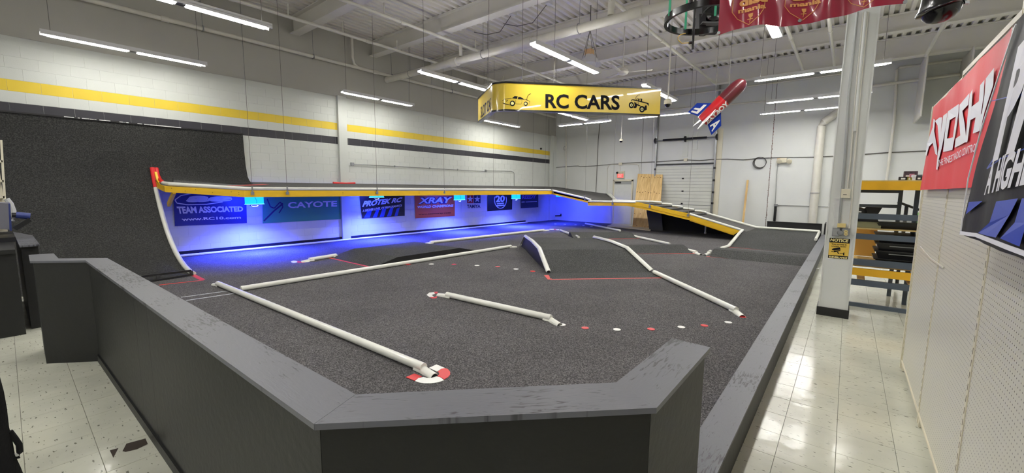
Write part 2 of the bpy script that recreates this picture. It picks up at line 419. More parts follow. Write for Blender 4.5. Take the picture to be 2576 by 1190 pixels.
for xc in (-4.2, -1.8, .6, 3.05, 5.48, 7.92, 10.33, 12.78, 15.18): beam(xc, 5.86)
beam(17.42, 5.68, .3)
# upper bracket plates on the far wall's top corner, right
for y in (-1.45, -2.35):
    b = B(); b.box((XB-1.6, y-.02, 3.9), (XB, y+.02, 5.7)); struct('trim_2', b, beam_m)

# ================================================================ PIPES
def pipe(name, label, pts, r, m=pipe_m, cat='pipe', couplings=(), group=None, n=12):
    t = thing(name, label, cat, group=group)
    obj('pipe_run', B().tube(pts, r, n), m, t, True)
    for c, d in couplings:
        c = Vector(c); d = Vector(d).normalized()
        obj('coupling', B().tube([c-d*r*1.4, c+d*r*1.4], r*1.28, n), m, t, True)
    return t
X_, Y_, Z_ = (1, 0, 0), (0, 1, 0), (0, 0, 1)
px5 = at_z(956, 206, 5.2).x
t = pipe('large_pipe', 'thick white pipe crossing the hall under the beams', [(px5, 12.15, 5.2), (px5, -5.9, 5.2)], .095, couplings=[((px5, y, 5.2), Y_) for y in (8.9, 6.3, 3.6)])
for y in (10.9, 7.8, 4.9, 2.1):
    obj('hanger_rod', B().tube([(px5, y, 5.28), (px5, y, 6.3)], .006, 6), steel_m, t)
    obj('hanger_ring', B().tube([(px5+.11*math.cos(a), y, 5.2+.11*math.sin(a)) for a in [k*PI/8 for k in range(17)]], .008, 6), steel_m, t)
y1 = at_z(860, 84, 5.62).y
t = pipe('sprinkler_pipe', 'white sprinkler pipe running along the striped wall above the strip lights', [(-4, y1, 5.62), (16.9, y1, 5.62)], .038, couplings=[((x, y1, 5.62), X_) for x in (3.4, 6.6, 8.6, 11.5, 14)])
for x in (4.55, 5.9, 7.55, 9.9, 12.3):
    obj('sprinkler_head', B().tube([(x, y1, 5.62), (x, y1, 5.84)], .014, 8).tube([(x, y1, 5.84), (x, y1, 5.9)], .024, 8), pipe_m, t)
y2 = at_z(1180, 120, 5.62).y
t = pipe('sprinkler_pipe', 'white sprinkler pipe over the middle of the track, left of the hanging yellow sign', [(-4, y2, 5.62), (16.9, y2, 5.62)], .04, couplings=[((x, y2, 5.62), X_) for x in (2.5, 6.4, 9.2, 12.8)])
for x in (5.9, 8.9, 11.3):
    obj('sprinkler_head', B().tube([(x, y2, 5.62), (x, y2, 5.84)], .014, 8).tube([(x, y2, 5.84), (x, y2, 5.9)], .024, 8), pipe_m, t)
xr = at_z(1206, 110, 5.62).x
obj('riser', B().tube([(px5, y2, 5.3), (px5, y2, 5.62)], .05), pipe_m, t, True)
y3 = at_z(1650, 90, 5.6).y
t = pipe('sprinkler_pipe', 'white sprinkler pipe slanting behind the long lit strip light near the ceiling fan', [(-2, y3, 5.6), (16.9, y3, 5.6)], .04, couplings=[((x, y3, 5.6), X_) for x in (8.3, 11.3, 14.2)])
obj('riser', B().tube([(px5, y3, 5.3), (px5, y3, 6.25)], .07), pipe_m, t, True)
for (pa, lb) in (((1998, 120), 'white pipe under the ceiling seen between the maroon banner and the pillar, left one'), ((2093, 115), 'white pipe under the ceiling seen just left of the pillar top'), ((2349, 105), 'white pipe under the ceiling right of the pillar')):
    q = at_z(pa[0], pa[1], 5.55); pipe('sprinkler_pipe', lb, [(-2, q.y, 5.55), (16.9, q.y, 5.55)], .04, couplings=[((x, q.y, 5.55), X_) for x in (9.5, 13)])
yw = 12.14; zz = 5.36
t = pipe('wall_pipe', 'white pipe running along the top of the striped wall', [(-4, yw, zz), (18.4, yw, zz)], .05, couplings=[((x, yw, zz), X_) for x in (2.6, 7.9, 13)])
for x in (.9, 3.3, 5.9, 8.5, 11.2, 13.9):
    obj('pipe_clip', B().box((x-.012, yw-.06, zz-.06), (x+.012, yw+.06, zz+.06)).tube([(x, yw, zz+.05), (x, yw, 6.3)], .006, 6), steel_m, t)
obj('elbow_drop', B().tube([(7.1, yw-.02, 6.25), (7.1, yw-.02, 5.6), (7.16, yw, 5.45), (7.3, yw, zz)], .04), pipe_m, t, True)
# far-wall pipes
def far(px, py, off=.05): p = at_x(px, py, XB-off); return (p.x, p.y, p.z)
pipe('far_wall_pipe', 'thin white pipe along the far wall, upper run above the rocket', [far(1690, 243, .12), far(2130, 184, .12)], .035)
pipe('far_wall_pipe', 'thin white pipe along the far wall, lower run behind the rocket', [far(1440, 300, .1), far(1660, 277, .1), far(2110, 240, .1)], .03)
pipe('far_wall_pipe', 'white pipe along the far wall right of the pillar, lower of two', [far(2195, 217, .12), (XB-.12, at_x(2400, 190, XB).y, at_x(2400, 190, XB).z), far(2440, 186, .12)], .05)
pipe('far_wall_pipe', 'thin white pipe bending down the far wall right of the pillar', [far(2450, 146, .1), far(2262, 170, .1), far(2256, 176, .1), far(2250, 300, .1), far(2228, 470, .1)], .04)
pipe('corner_conduit', 'white pipe running down the far wall beside the corner', [far(1424, 314), far(1424, 478)], .035)
pipe('wall_cable_drop', 'dark cable hanging down the far wall left of the exit door', [far(1509, 312, .03), far(1505, 350, .03), far(1502, 420, .03), far(1499, 484, .03)], .014, wire_m, 'cable', n=6)
q0, q1 = far(2060, 318, .14), far(2042, 572, .14)
t = pipe('downpipe', 'fat white downpipe on the far wall beside the emergency light', [(q1[0], q1[1], q1[2]-.3), (q1[0], q1[1], q0[2]), (q0[0], q1[1]-.06, q0[2]+.15), (q0[0], q1[1]-.55, q0[2]+.55)], .13, n=18)
obj('pipe_strap', B().tube([(q0[0]+.14*math.cos(a), q1[1]+.14*math.sin(a), 1.63) for a in [k*PI/8 for k in range(17)]], .012, 6), steel_m, t)

# ================================================================ STRIP LIGHTS
def strip(a, b_, label):
    a, b_ = Vector(a), Vector(b_); d = (b_-a).normalized(); L = (b_-a).length; n = d.cross(Vector((0, 0, 1)))
    t = thing('strip_light', label, 'light', group='hanging strip lights')
    up = Vector((0, 0, 1)); mid = (a+b_)/2
    obj('housing', B().obox(mid+up*.045, d*(L/2+.01), n*.078, up*.02).obox(mid+n*.072+up*.008, d*(L/2+.01), n*.006, up*.022).obox(mid-n*.072+up*.008, d*(L/2+.01), n*.006, up*.022), house_m, t)
    if mid.y < 9 and mid.x < 14: obj('added_uplight', B().obox(mid+up*.068, d*(L/2-.05), n*.008, up*.003), lampwhite_m, t)  # added glowing strip on top of the housing, brightens the ceiling
    obj('socket', B().obox(mid-up*.004, d*.055, n*.05, up*.018), dkmetal_m, t)
    for s in (-1, 1):
        c = mid + d*s*(L/4) - up*.012
        obj('lamp_tube', B().obox(c, d*(L/4-.075), n*.062, up*.012), lampsoft_m if mid.y > 11 else lampwhite_m, t)
        e = mid + d*s*(L/2-.12) + up*.065; 
        obj('hanging_wire', B().tube([e, Vector((e.x, e.y, 6.29))], .004, 5), wire_m, t)
    place(t, mid + up*.067)
    return t
ZL = 4.35
strip((.66, 11.38, ZL), (3.1, 11.38, ZL), 'strip light over the black wall ramp, along the striped wall')
strip((6.3, 11.35, ZL), (8.74, 11.35, ZL), 'strip light along the striped wall at the break in the yellow stripe')
strip((12.1, 11.4, ZL), (14.5, 11.4, ZL), 'strip light along the striped wall, mostly hidden behind the yellow hanging sign')
strip((.66, 7.86, ZL), (3.1, 7.86, ZL), 'large strip light cut off by the top edge at the left')
strip((6.3, 7.9, ZL), (8.72, 7.9, ZL), 'strip light just left of the yellow hanging sign')
strip((12.2, 8.1, ZL), (14.55, 8.1, ZL), 'short looking strip light just under the middle of the yellow sign')
strip((6.41, 4.75, ZL), (8.89, 4.72, ZL), 'strip light hanging above the lettering of the yellow sign')
strip((10.58, 4.29, ZL), (13.0, 4.28, ZL), 'strip light at the right end of the yellow sign')
strip((15.2, 9.85, ZL), (15.2, 7.45, ZL), 'strip light crossing the far wall, leftmost, below the yellow sign')
strip((15.2, 6.75, ZL), (15.2, 4.35, ZL), 'strip light crossing the far wall left of the red rocket')
strip((16.9, 2.62, ZL), (16.9, .2, ZL), 'lowest strip light crossing the far wall left of the pillar')
strip((14.88, 2.16, ZL), (14.88, -.26, ZL), 'middle of three strip lights between the rocket and the pillar')
strip((11.78, 2.0, ZL), (11.78, -.46, ZL), 'strip light passing behind the pillar')
strip((6.28, 1.18, ZL), (8.74, 1.18, ZL), 'strip light seen end on below the maroon banner')
for n, (a, c) in enumerate((((2.3, 1.2), 0), ((.6, 4.7), 0), ((-4.4, 11.3), 0), ((-4.4, 7.9), 0), ((-4.4, 4.7), 0), ((-3, 1.2), 0), ((-3, -3.2), 0), ((3.2, -3.2), 0), ((9, -3.4), 0), ((14.5, -3.4), 0))):
    strip((a[0], a[1], ZL), (a[0]+2.44, a[1], ZL), ('strip light out of frame, over the aisle', 'strip light out of frame, above the near end of the track', 'strip light out of frame by the striped wall', 'strip light out of frame behind the camera, left', 'strip light out of frame behind the camera', 'strip light out of frame behind the camera, over the aisle', 'strip light out of frame behind the camera, right', 'strip light out of frame right of the shelving', 'strip light out of frame above the rack', 'strip light out of frame beyond the rack')[n])
# ================================================================ TRACK SURFACE
b = B(); poly = [(.70, 1.28), (1.38, .63), (XB-.03, .582), (XB-.03, YL-.03), (2.17, YL-.03), (2.17, 9.54), (.24, 9.54), (.24, 6.2), (.57, 5.55)]
b.hexa([(x, y, 0) for x, y in poly], [(x, y, .005) for x, y in poly])
tag(obj('track_carpet', b, carpet_m), 'speckled charcoal carpet covering the floor of the race track', 'carpet')
b = B(); b.box((2.3, YL-.03, .0), (16.2, YL-.001, .11)); struct('baseboard_left', b, mat('black_gap_strip', (16, 16, 18), .8))
ZF = .0065
def tape(pts, w, m=tape_m, name='floor_tape', label='', cat='tape', px=True, z=ZF, group=None):
    q = [at_z(p[0], p[1], z) if px else Vector((p[0], p[1], z)) for p in pts]; b = B()
    for a, c in zip(q[:-1], q[1:]): b.bar(a, c, w, .002)
    return tag(obj(name, b, m), label, cat, group)
tape([(512, 705), (400, 717)], .05, label='red tape line on the carpet at the foot of the black wall ramp')
tape([(484, 691), (510, 704)], .08, label='short red tape by the foot of the long curved white tube')
tape([(826, 648), (932, 672)], .06, label='red tape in front of the blue lit low jump')
tape([(1186, 630), (1196, 632)], .05, label='short red tape at the far end of the blue lit low jump')
tape([(1374, 692), (1384, 703)], .09, label='short wide red tape at the left front corner of the centre ramp')
tape([(1384, 703), (1663, 699)], .05, label='long red tape in front of the centre ramp')
tape([(1525, 601.5), (1608, 600)], .06, label='red tape in front of the farthest small jump')
tape([(1602, 638.5), (1750, 638)], .06, label='red tape in front of the middle small jump')
tape([(1777, 645), (2024, 667)], .06, label='red tape nearest the camera across the right hand lane')
tape([(1829, 621), (2038, 638)], .06, label='red tape between the low bump and the right hand ramp')
tape([(455, 748), (580, 731)], .025, wtape_m, 'timing_line', 'white painted line on the carpet, farther of the two by the long tube', 'line')
tape([(468, 756), (590, 738)], .025, wtape_m, 'timing_line', 'white painted line on the carpet, nearer of the two by the long tube', 'line')

dots = [((1414, 817), 'w'), ((1472, 825), 'r'), ((1552, 829), 'w'), ((1638, 828), 'r'), ((1714, 823), 'w'), ((1772, 819), 'r'), ((1832, 811), 'w'), ((1868, 797), 'r')]
names = ['touching the end of the short middle tube', 'leftmost red one of the near row', 'second white one from the left in the near row', 'in the middle of the near row', 'third white one of the near row', 'second red one from the right in the near row', 'rightmost white one of the near row', 'under the end of the tube from the centre ramp']
dots2 = [((1027, 666), 'r'), ((1085, 664.5), 'w'), ((1142, 665), 'r'), ((1200, 668), 'w'), ((1252, 671), 'r'), ((1298, 677), 'w'), ((1340, 682.5), 'r')]
names2 = ['leftmost of the far row beside the long tube', 'first white one of the far row', 'second red one of the far row', 'middle white one of the far row', 'third red one of the far row', 'last white one of the far row', 'nearest the centre ramp']
dots3 = [((x, y), 'w') for x, y in ((1397, 563.7), (1421, 564.3), (1448, 565.6), (1468, 567.2), (1488, 569.5))]
def dot(p, c, label, g, r=.045):
    q = at_z(p[0], p[1], ZF); b = B().lathe([(r, 0), (r, .003), (r*.85, .0045), (.001, .0045)], (q.x, q.y, ZF), n=20)
    tag(obj('marker_disc', b, dotw_m if c == 'w' else dotr_m), label, 'disc', g)
for (p, c), n in zip(dots, names): dot(p, c, ('white' if c == 'w' else 'red') + ' round track marker, ' + n, 'near row of track markers')
for (p, c), n in zip(dots2, names2): dot(p, c, ('white' if c == 'w' else 'red') + ' round track marker, ' + n, 'far row of track markers', .055)
for (p, c), n in zip(dots3, ('leftmost', 'second from the left', 'middle', 'second from the right', 'rightmost')): dot(p, c, 'tiny white marker on the blue carpet before the far corner, ' + n, 'white markers by the far corner', .06)

# corner marker by the long tube: four flat pieces
F0 = lambda x, y: at_z(x, y, ZF)
def cm(x, y): return (1010+x/14.87, 900+y/14.87)
mk = thing('corner_marker', 'red and white hooked floor marker round the near end of the long tube', 'marker')
for nm, pl, m in (('red_piece', [(165,740),(480,605),(765,712),(640,770),(495,870)], dotr_m), ('white_piece', [(500,885),(640,770),(820,735),(950,768),(1130,765),(1310,712),(1440,740),(1590,850),(1400,925),(1100,970),(850,968),(640,930)], dotw_m),
                  ('red_piece', [(1340,705),(1400,640),(1410,580),(1360,530),(1480,430),(1630,400),(1740,440),(1820,540),(1820,640),(1740,740),(1600,820),(1460,735)], dotr_m), ('white_piece', [(1030,390),(1310,265),(1625,395),(1480,430),(1330,525)], dotw_m)):
    pts = [F0(*cm(*p)) for p in pl]
    bb = B().hexa(list(reversed([(p.x, p.y, ZF) for p in pts])), list(reversed([(p.x, p.y, ZF+.004) for p in pts])))
    me = fixn(bb.mesh(nm, m)); obj(nm, me, None, mk)
place(mk, F0(1085, 940))
mk = thing('corner_marker', 'small white and red floor marker round the left end of the short middle tube', 'marker')
obj('white_piece', B().tri([(1073, 742), (1080, 736), (1092, 735), (1094, 739), (1086, 742), (1092, 747), (1080, 747)], lambda x, y: F0(x, y)), dotw_m, mk)
obj('red_piece', B().tri([(1092, 734), (1102, 734), (1100, 738), (1094, 739)], F0).tri([(1080, 747.5), (1092, 747.5), (1100, 745), (1098, 750), (1088, 751)], F0), dotr_m, mk)
mk = thing('corner_marker', 'white and red floor marker left of the short tube by the blue lit jump', 'marker')
obj('white_piece', B().tri(ell(740, 658.5, 8, 3, 14), F0).tri([(764, 658), (778, 656), (779, 659), (766, 660)], F0), dotw_m, mk)
obj('red_piece', B().tri([(746, 656), (764, 658), (766, 661), (748, 661)], F0), dotr_m, mk)
mk = thing('corner_marker', 'flat white and red floor marker at the far end of the long blue lane tube', 'marker')
obj('white_piece', B().tri([(1382, 576), (1393, 576), (1393, 578), (1382, 578)], F0).tri([(1399, 577), (1407, 577), (1407, 579), (1400, 579)], F0), dotw_m, mk)
obj('red_piece', B().tri([(1393.5, 576), (1399, 576.5), (1399, 578.5), (1393.5, 578)], F0), dotr_m, mk)

# ---------------------------------------------------------------- white lane tubes
R = .042
def lane_tube(a, b_, label, ends=(None, None), px=True, r=R):
    A = at_z(*a, r) if px else Vector(a); C = at_z(*b_, r) if px else Vector(b_)
    t = thing('lane_tube', label, 'tube', group='white plastic lane tubes')
    A.z = C.z = r+.006
    d = (C-A).normalized()
    obj('tube', B().tube([A, A+d*.02, C-d*.02, C], r, 16), pvc_m, t, True)
    for P0, dr, e in ((A, -d, ends[0]), (C, d, ends[1])):
        if e is None: continue
        E = at_z(e[0], e[1], .03) if px else Vector(e); dd = (E-P0); dd.z = 0; L = dd.length; dd.normalize()
        obj('end_piece', B().arch([P0-dr*.10+Vector((0, 0, -r+.006)), P0+Vector((0, 0, -r+.004)), Vector((E.x, E.y, -.015+.006))], r*1.12, .005), pvc_m, t, True)
    place(t, (A+C)/2 - Vector((0, 0, r)))
    return t
lane_tube((548, 714), (1066, 926), 'longest near white tube running along the left side of the track', ((538, 713), (1092, 941)))
lane_tube((606, 727), (1285, 620), 'long white tube crossing from the first tube towards the centre ramp', (None, (1299, 620)))
lane_tube((778, 653.5), (845, 642.5), 'short white tube in front of the blue lit low jump', ((757, 657), (858, 641)))
lane_tube((1082, 610), (1368, 579), 'white tube at the edge of the blue light behind the low jump', ((1068, 612), (1380, 578)))
lane_tube((1410, 580), (1456, 597), 'short bluish tube behind the centre ramp', (None, None))
lane_tube((1473, 563), (1560, 580.5), 'bluish tube nearest the exit door')
lane_tube((1592, 594), (1684, 614), 'white tube between the farthest small jump and the middle one')
lane_tube((1728, 629), (1752, 635), 'very short white tube at the right of the middle small jump', (None, (1763, 639.5)))
lane_tube((1124, 742), (1386, 801), 'short white tube alone in the middle of the near track', ((1103, 739), (1408, 814)))
lane_tube((1646, 685), (1852, 781), 'white tube running from the centre ramp towards the curb', (None, (1868, 793)))
lane_tube((2.5, 12.06, 0), (16.1, 12.12, 0), 'longest white tube lying along the foot of the striped wall', px=False, r=.03)
# thin apron tape of the small piece left of the right hand ramp
lane_tube((1783, 635), (1787, 633), 'tiny white tube stub at the left corner of the low bump', ((1773, 640), None))

# ================================================================ JUMPS
def prof_jump(name, label, prof, y0, y1, mats=jump_m, skirt=None):
    t = thing(name, label, 'ramp'); n = len(prof)
    top = B(); lo = .0
    vs = [(x, y0, z) for x, z in prof]+[(x, y1, z) for x, z in prof]
    top.add(vs, [(i, i+1, n+i+1, n+i) for i in range(n-1)]); me = top.mesh('riding_surface', mats); obj('riding_surface', fixn(me), None, t)
    s = B()
    for y in (y0, y1):
        pl = [(x, y, z) for x, z in prof]+[(prof[-1][0], y, .004), (prof[0][0], y, .004)]
        s.add(pl, [tuple(range(len(pl)))])
    s.add([(prof[-1][0], y0, .004), (prof[-1][0], y1, .004), (prof[-1][0], y1, prof[-1][1]), (prof[-1][0], y0, prof[-1][1])], [(0, 1, 2, 3)])
    obj('side_board', s, shade_m, t); place(t, ((prof[0][0]+prof[-1][0])/2, (y0+y1)/2, .006)); return t
prof_jump('tabletop_jump', 'low tabletop jump with grey carpet bathed in blue light', [(4.82, .008), (5.42, .15), (7.3, .15), (7.95, .008)], 7.66, 9.5)
prof_jump('carpet_bump', 'low dark carpet bump before the right hand ramp', [(11.25, .008), (11.6, .17), (11.95, .17), (12.2, .01)], .62, 2.62)
def loft(name, label, secs, mats=jump_m):     # secs: list of (left point, right point) cross lines
    t = thing(name, label, 'ramp'); L = [Vector(a) for a, _ in secs]; Rr = [Vector(c) for _, c in secs]; n = len(secs)
    obj('riding_surface', B().add(L+Rr, [(i, n+i, n+i+1, i+1) for i in range(n-1)]), mats, t)
    s = B()
    for q in (L, Rr):
        for a, c in zip(q[:-1], q[1:]):
            s.add([a, c, (c.x, c.y, .004), (a.x, a.y, .004)], [(0, 1, 2, 3)])
    s.add([L[-1], Rr[-1], (Rr[-1].x, Rr[-1].y, .004), (L[-1].x, L[-1].y, .004)], [(0, 1, 2, 3)])
    obj('side_board', s, shade_m, t); return t
Lf, Rf = at_z(1380, 689), at_z(1640, 686)
Lb, Rb = at_z(1357, 628, .35), at_z(1578, 627, .35)
Lm, Rm = at_z(1340, 610, .38), at_z(1537, 610, .38)
Lt, Rt = at_z(1322, 597, .35), at_z(1495, 599, .35)
Le, Re = at_z(1311, 619, .008), Rt + (at_z(1311, 619, .008)-Lt)
Lf.z = Rf.z = .009
t = loft('centre_ramp', 'large dark carpeted jump ramp in the middle of the track between two white rails', [(Lf, Rf), (Lb, Rb), (Lm, Rm), (Lt, Rt), (Le, Re)])
up = Vector((0, 0, .02))
obj('rail', B().arch([p+up for p in (Lf, Lb, Lm, Lt, Le)], .05, .006), pvc_m, t, True)
obj('rail', B().arch([p+up for p in (Rf, Rb, Rm, Rt, Rt+Vector((.1, .1, -.2)))], .05, .006), pvc_m, t, True)
a0, a1 = at_z(1384, 701, .0068), at_z(1655, 698, .0068)
obj('apron', B().add([(Lf.x, Lf.y, .010), (Rf.x, Rf.y, .010), (a1.x, a1.y, .0075), (a0.x, a0.y, .0075)], [(0, 1, 2, 3)]), jump_m, t)
place(t, (Lf+Re)/2)
dg = Vector((.72, .69, 0))
def small(name, label, f0, f1, h, run, top, dn):
    a, c = at_z(*f0, .009), at_z(*f1, .009); u = Vector((0, 0, h))
    secs = [(a, c), (a+dg*run+u, c+dg*run+u), (a+dg*(run+top)+u, c+dg*(run+top)+u), (a+dg*(run+top+dn), c+dg*(run+top+dn))]
    t = loft(name, label, secs); place(t, (a+c)/2); return t
small('small_jump', 'small carpeted jump right behind the centre ramp, beside its right rail', (1560, 639), (1745, 637), .15, .55, .15, .12)
small('small_jump', 'farthest small carpeted jump, towards the exit door', (1442, 599), (1602, 600), .15, .5, .15, .12)

# ================================================================ BLACK WALL RAMP
t = thing('curved_ramp', 'huge curved ramp of black carpet rising up the striped wall at the left', 'ramp')
P1 = [(9.55, .008), (9.75, .012), (10.1, .07), (10.38, .15), (10.72, .29), (11.04, .49), (11.3, .70), (11.55, .97), (11.74, 1.22), (11.91, 1.5), (12.03, 1.72), (12.11, 1.9), (12.19, 2.2), (12.23, 2.6), (12.25, 3.0)]
n = len(P1)
b = B(); b.add([(-4.9, y, z) for y, z in P1]+[(2.15, y, z) for y, z in P1], [(i, i+1, n+i+1, n+i) for i in range(n-1)])
obj('riding_surface', b, ramp_m, t, True)
P2 = [(11.7, 1.735), (11.86, 1.76), (12.0, 1.82), (12.105, 1.92), (12.19, 2.2), (12.23, 2.6), (12.25, 3.0)]
n2 = len(P2); b = B(); b.add([(2.15, y, z) for y, z in P2]+[(4.03, y, z) for y, z in P2], [(i, i+1, n2+i+1, n2+i) for i in range(n2-1)])
obj('upper_surface', b, ramp_m, t, True)
b = B(); pl = [(4.03, y, z) for y, z in P2]+[(4.03, YL-.003, 3.0), (4.03, YL-.003, 1.78)]; b.add(pl, [tuple(range(len(pl)))])
obj('end_board', b, mat('cream_ply_edge', (206, 200, 180), .6), t)
b = B(); pl = [(2.15, y, z) for y, z in P1 if z < 2]+[(2.15, YL-.003, 1.9), (2.15, YL-.003, .008)]; b.add(pl, [tuple(range(len(pl)))])
obj('side_board', b, shade_m, t)
b = B(); b.box((-4.9, 12.225, 3.0), (4.03, YL-.002, 3.03)); obj('top_edge', b, shade_m, t)  # dark strip put in for the shadow along the ramp's top edge
b = B()
for k in range(26):
    x = .9+k*.06+random.uniform(-.02, .02)
    if random.random() < .7: b.box((x, 12.215, 3.012+.002*random.random()), (x+random.uniform(.03, .08), 12.226, 3.026))
b.box((2.2, 12.212, 3.01), (2.75, 12.226, 3.028)); obj('loose_white_tape', b, dotw_m, t)
# edge tube of the lower ramp: white, red at its top
ed = [Vector((2.15, y-.02, z+.015)) for y, z in P1 if z < 1.72]+[Vector((2.15, 11.955, 1.64))]
obj('edge_tube', B().tube(ed, .045, 12), pvc_m, t, True)
rp = [Vector((2.15, y-.03, z+.015)) for y, z in ((11.97, 1.62), (12.03, 1.76), (12.10, 1.92), (12.14, 2.05))]
lab(obj('edge_tube_tip', B().tube(rp, .047, 12), redpvc_m, t, True), 'red painted tip of the edge tube')
place(t, (0, 10.9, 0))

# ================================================================ ELEVATED ROAD
rd = thing('elevated_road', 'raised grey carpeted road with yellow side boards running round two walls and stepping down', 'track')
def slab(poly, th, m, name='deck'):
    return obj(name, fixn(B().hexa([(x, y, z-th) for x, y, z in poly], poly).mesh(name, m)), None, rd)
slab([(2.17, 11.2, 1.655), (3.4, 10.42, 1.575), (3.4, 11.72, 1.735), (2.17, 11.72, 1.75)], .09, road_m)
slab([(3.4, 10.42, 1.575), (15.5, 10.32, 1.575), (15.5, YL-.02, 1.785), (3.4, YL-.08, 1.785)], .09, road_m)
slab([(15.5, 10.3, 1.575), (15.5, YL-.02, 1.785), (XB-.03, YL-.02, 1.79), (XB-.03, 9.23, 1.46), (17.7, 8.33, 1.19), (15.5, 8.33, 1.235)], .08, road_m)
slab([(15.53, 8.5, 1.13), (17.25, 8.5, 1.13), (17.25, 6.4, 1.14), (15.53, 6.3, 1.16)], .08, road_m)
st = [(6.4, 1.14), (5.98, 1.08), (5.55, 1.0), (5.11, .915), (4.66, .835), (4.22, .75)]
for k in range(5):
    (ya, za), (yb, zb) = st[k], st[k+1]
    slab([(15.53, ya+.05, za), (17.2, ya, za), (17.2, yb, za-.035), (15.53, yb+.05, za-.035)], .05, road_m, 'step_plate')
    obj('step_riser', B().box((15.53, yb-.0, zb-.1), (17.2, yb+.02, za-.03)), shade_m, rd)
slab([(15.53, 4.26, .75), (17.2, 4.22, .75), (17.2, 2.5, .325), (15.53, 2.55, .325)], .06, road_m, 'ramp_plate')
def board(pts_top, pts_bot, dx, dy, name='side_board', m=fascia_m, part=rd):
    for i in range(len(pts_top)-1):
        a, c, d, e = pts_top[i], pts_top[i+1], pts_bot[i+1], pts_bot[i]
        q = [a, c, d, e]; q2 = [(p[0]+dx, p[1]+dy, p[2]) for p in q]
        obj(name, fixn(B().hexa(q2, q).mesh(name, m)), None, part)
board([(2.17, 11.2, 1.665), (3.38, 10.40, 1.585)], [(2.17, 11.2, 1.54), (3.38, 10.40, 1.435)], .02, .04)
board([(3.38, 10.40, 1.585), (5.8, 10.38, 1.585), (8.3, 10.36, 1.585), (10.7, 10.34, 1.585), (13.1, 10.32, 1.585), (15.5, 10.30, 1.585)], [(3.38, 10.40, 1.435), (5.8, 10.38, 1.435), (8.3, 10.36, 1.435), (10.7, 10.34, 1.435), (13.1, 10.32, 1.435), (15.5, 10.3, 1.435)], 0, .04)
board([(15.5, 10.30, 1.585), (15.5, 8.35, 1.245)], [(15.5, 10.30, 1.435), (15.5, 8.42, 1.09)], .04, 0)
board([(15.5, 8.48, 1.15), (15.5, 6.28, 1.19), (15.5, 5.62, 1.07), (15.5, 4.89, .93), (15.5, 4.37, .845)], [(15.5, 8.48, .985), (15.5, 6.28, 1.06), (15.5, 5.62, .93), (15.5, 4.89, .79), (15.5, 4.37, .70)], .04, 0)
board([(15.52, 6.75, 1.06), (15.52, 6.28, 1.05), (15.52, 5.62, .92), (15.52, 4.37, .69)], [(15.52, 6.75, 1.04), (15.52, 6.28, .97), (15.52, 5.62, .845), (15.52, 4.37, .605)], .03, 0, 'lower_side_board')
board([(15.49, 4.36, .80), (15.49, 2.72, .345)], [(15.49, 4.36, .62), (15.49, 2.9, .2)], .04, 0)
board([(15.515, 4.36, .62), (15.515, 2.9, .2)], [(15.515, 4.36, .585), (15.515, 2.9, .17)], .02, 0, 'lower_side_board')
# yellow strip behind the steps
board([(17.24, 6.4, 1.17), (17.24, 4.22, .79)], [(17.24, 6.4, 1.06), (17.24, 4.22, .66)], .03, 0)
# black stepped seam and yellow knee where road meets the wall ramp
board([(2.16, 11.2, 1.665), (2.16, 11.62, 1.70), (2.16, 11.86, 1.80), (2.16, 12.0, 1.98)], [(2.16, 11.2, 1.54), (2.16, 11.66, 1.585), (2.16, 11.92, 1.62), (2.16, 12.06, 1.9)], .04, 0)
obj('knee_brace', B().bar((2.3, 11.15, 1.54), (2.3, 11.72, 1.25), .05, .09), fascia_m, rd)
# tubes along the edges
def rail(pts, r=.043, m=pvc_m, name='rail'): return obj(name, B().tube(pts, r, 10), m, rd, True)
kn = [at_y(396, 424, 12.1), at_x(400, 440, 2.2), at_x(406, 456, 2.2)]
rail([(2.22, 12.13, 2.06), (2.22, 12.05, 1.9), (2.22, 11.88, 1.80), (2.22, 11.6, 1.73)], .04, redpvc_m, 'rail_tip')
rail([(2.22, 11.6, 1.73), (2.25, 11.2, 1.71), (3.38, 10.42, 1.628), (15.4, 10.32, 1.628)])
rail([(15.5, 10.3, 1.615), (15.5, 8.6, 1.30), (15.5, 8.35, 1.235)])
rail([(XB-.1, 9.2, 1.5), (17.72, 8.36, 1.235)], .045)
rail([(XB-.1, 9.03, 1.46), (17.85, 8.3, 1.2)], .04)
rail([(15.5, 8.45, 1.18), (15.5, 6.4, 1.20)])
rail([(17.22, 8.2, 1.19), (17.22, 6.4, 1.19), (17.22, 6.0, 1.17)])
for (ya, za), (yb, zb) in (((5.98, 1.12), (5.56, 1.09)), ((5.55, 1.045), (5.13, 1.01)), ((5.11, .955), (4.68, .92)), ((4.66, .875), (4.24, .83))):
    rail([(17.22, ya, za), (17.22, (ya+yb)/2, za-.005), (17.22, yb, zb)], .04)
rail([(17.22, 4.22, .80), (17.2, 2.52, .365)], .042)
rail([(15.5, 4.36, .835), (15.5, 2.62, .36)], .04)
for px in (636, 724, 950, 1119, 1243, 1341, 1372):
    q = at_y(px, 484, 10.33); dpt = Vector((q.x, 10.36, 1.54))
    obj('hanger_rod', B().tube([dpt, (dpt.x, dpt.y, 6.29)], .004, 5), wire_m, rd)
    obj('hanger_clamp', B().box((dpt.x-.035, dpt.y-.012, 1.49), (dpt.x+.035, dpt.y+.0, 1.56)).box((dpt.x-.012, dpt.y-.02, 1.56), (dpt.x+.012, dpt.y, 1.68)), steel_m, rd)
for px, zc in ((1390, 1.53), (1471, 1.26), (1541, 1.1), (1635, 1.04), (1733, .78)):
    q = at_x(px, 505, 15.46)
    obj('hanger_rod', B().tube([(15.47, q.y, zc), (15.47, q.y, 6.29)], .004, 5), wire_m, rd)
    obj('hanger_clamp', B().box((15.455, q.y-.04, zc-.04), (15.47, q.y+.04, zc+.04)).box((15.45, q.y-.012, zc+.03), (15.47, q.y+.012, zc+.16)), steel_m, rd)
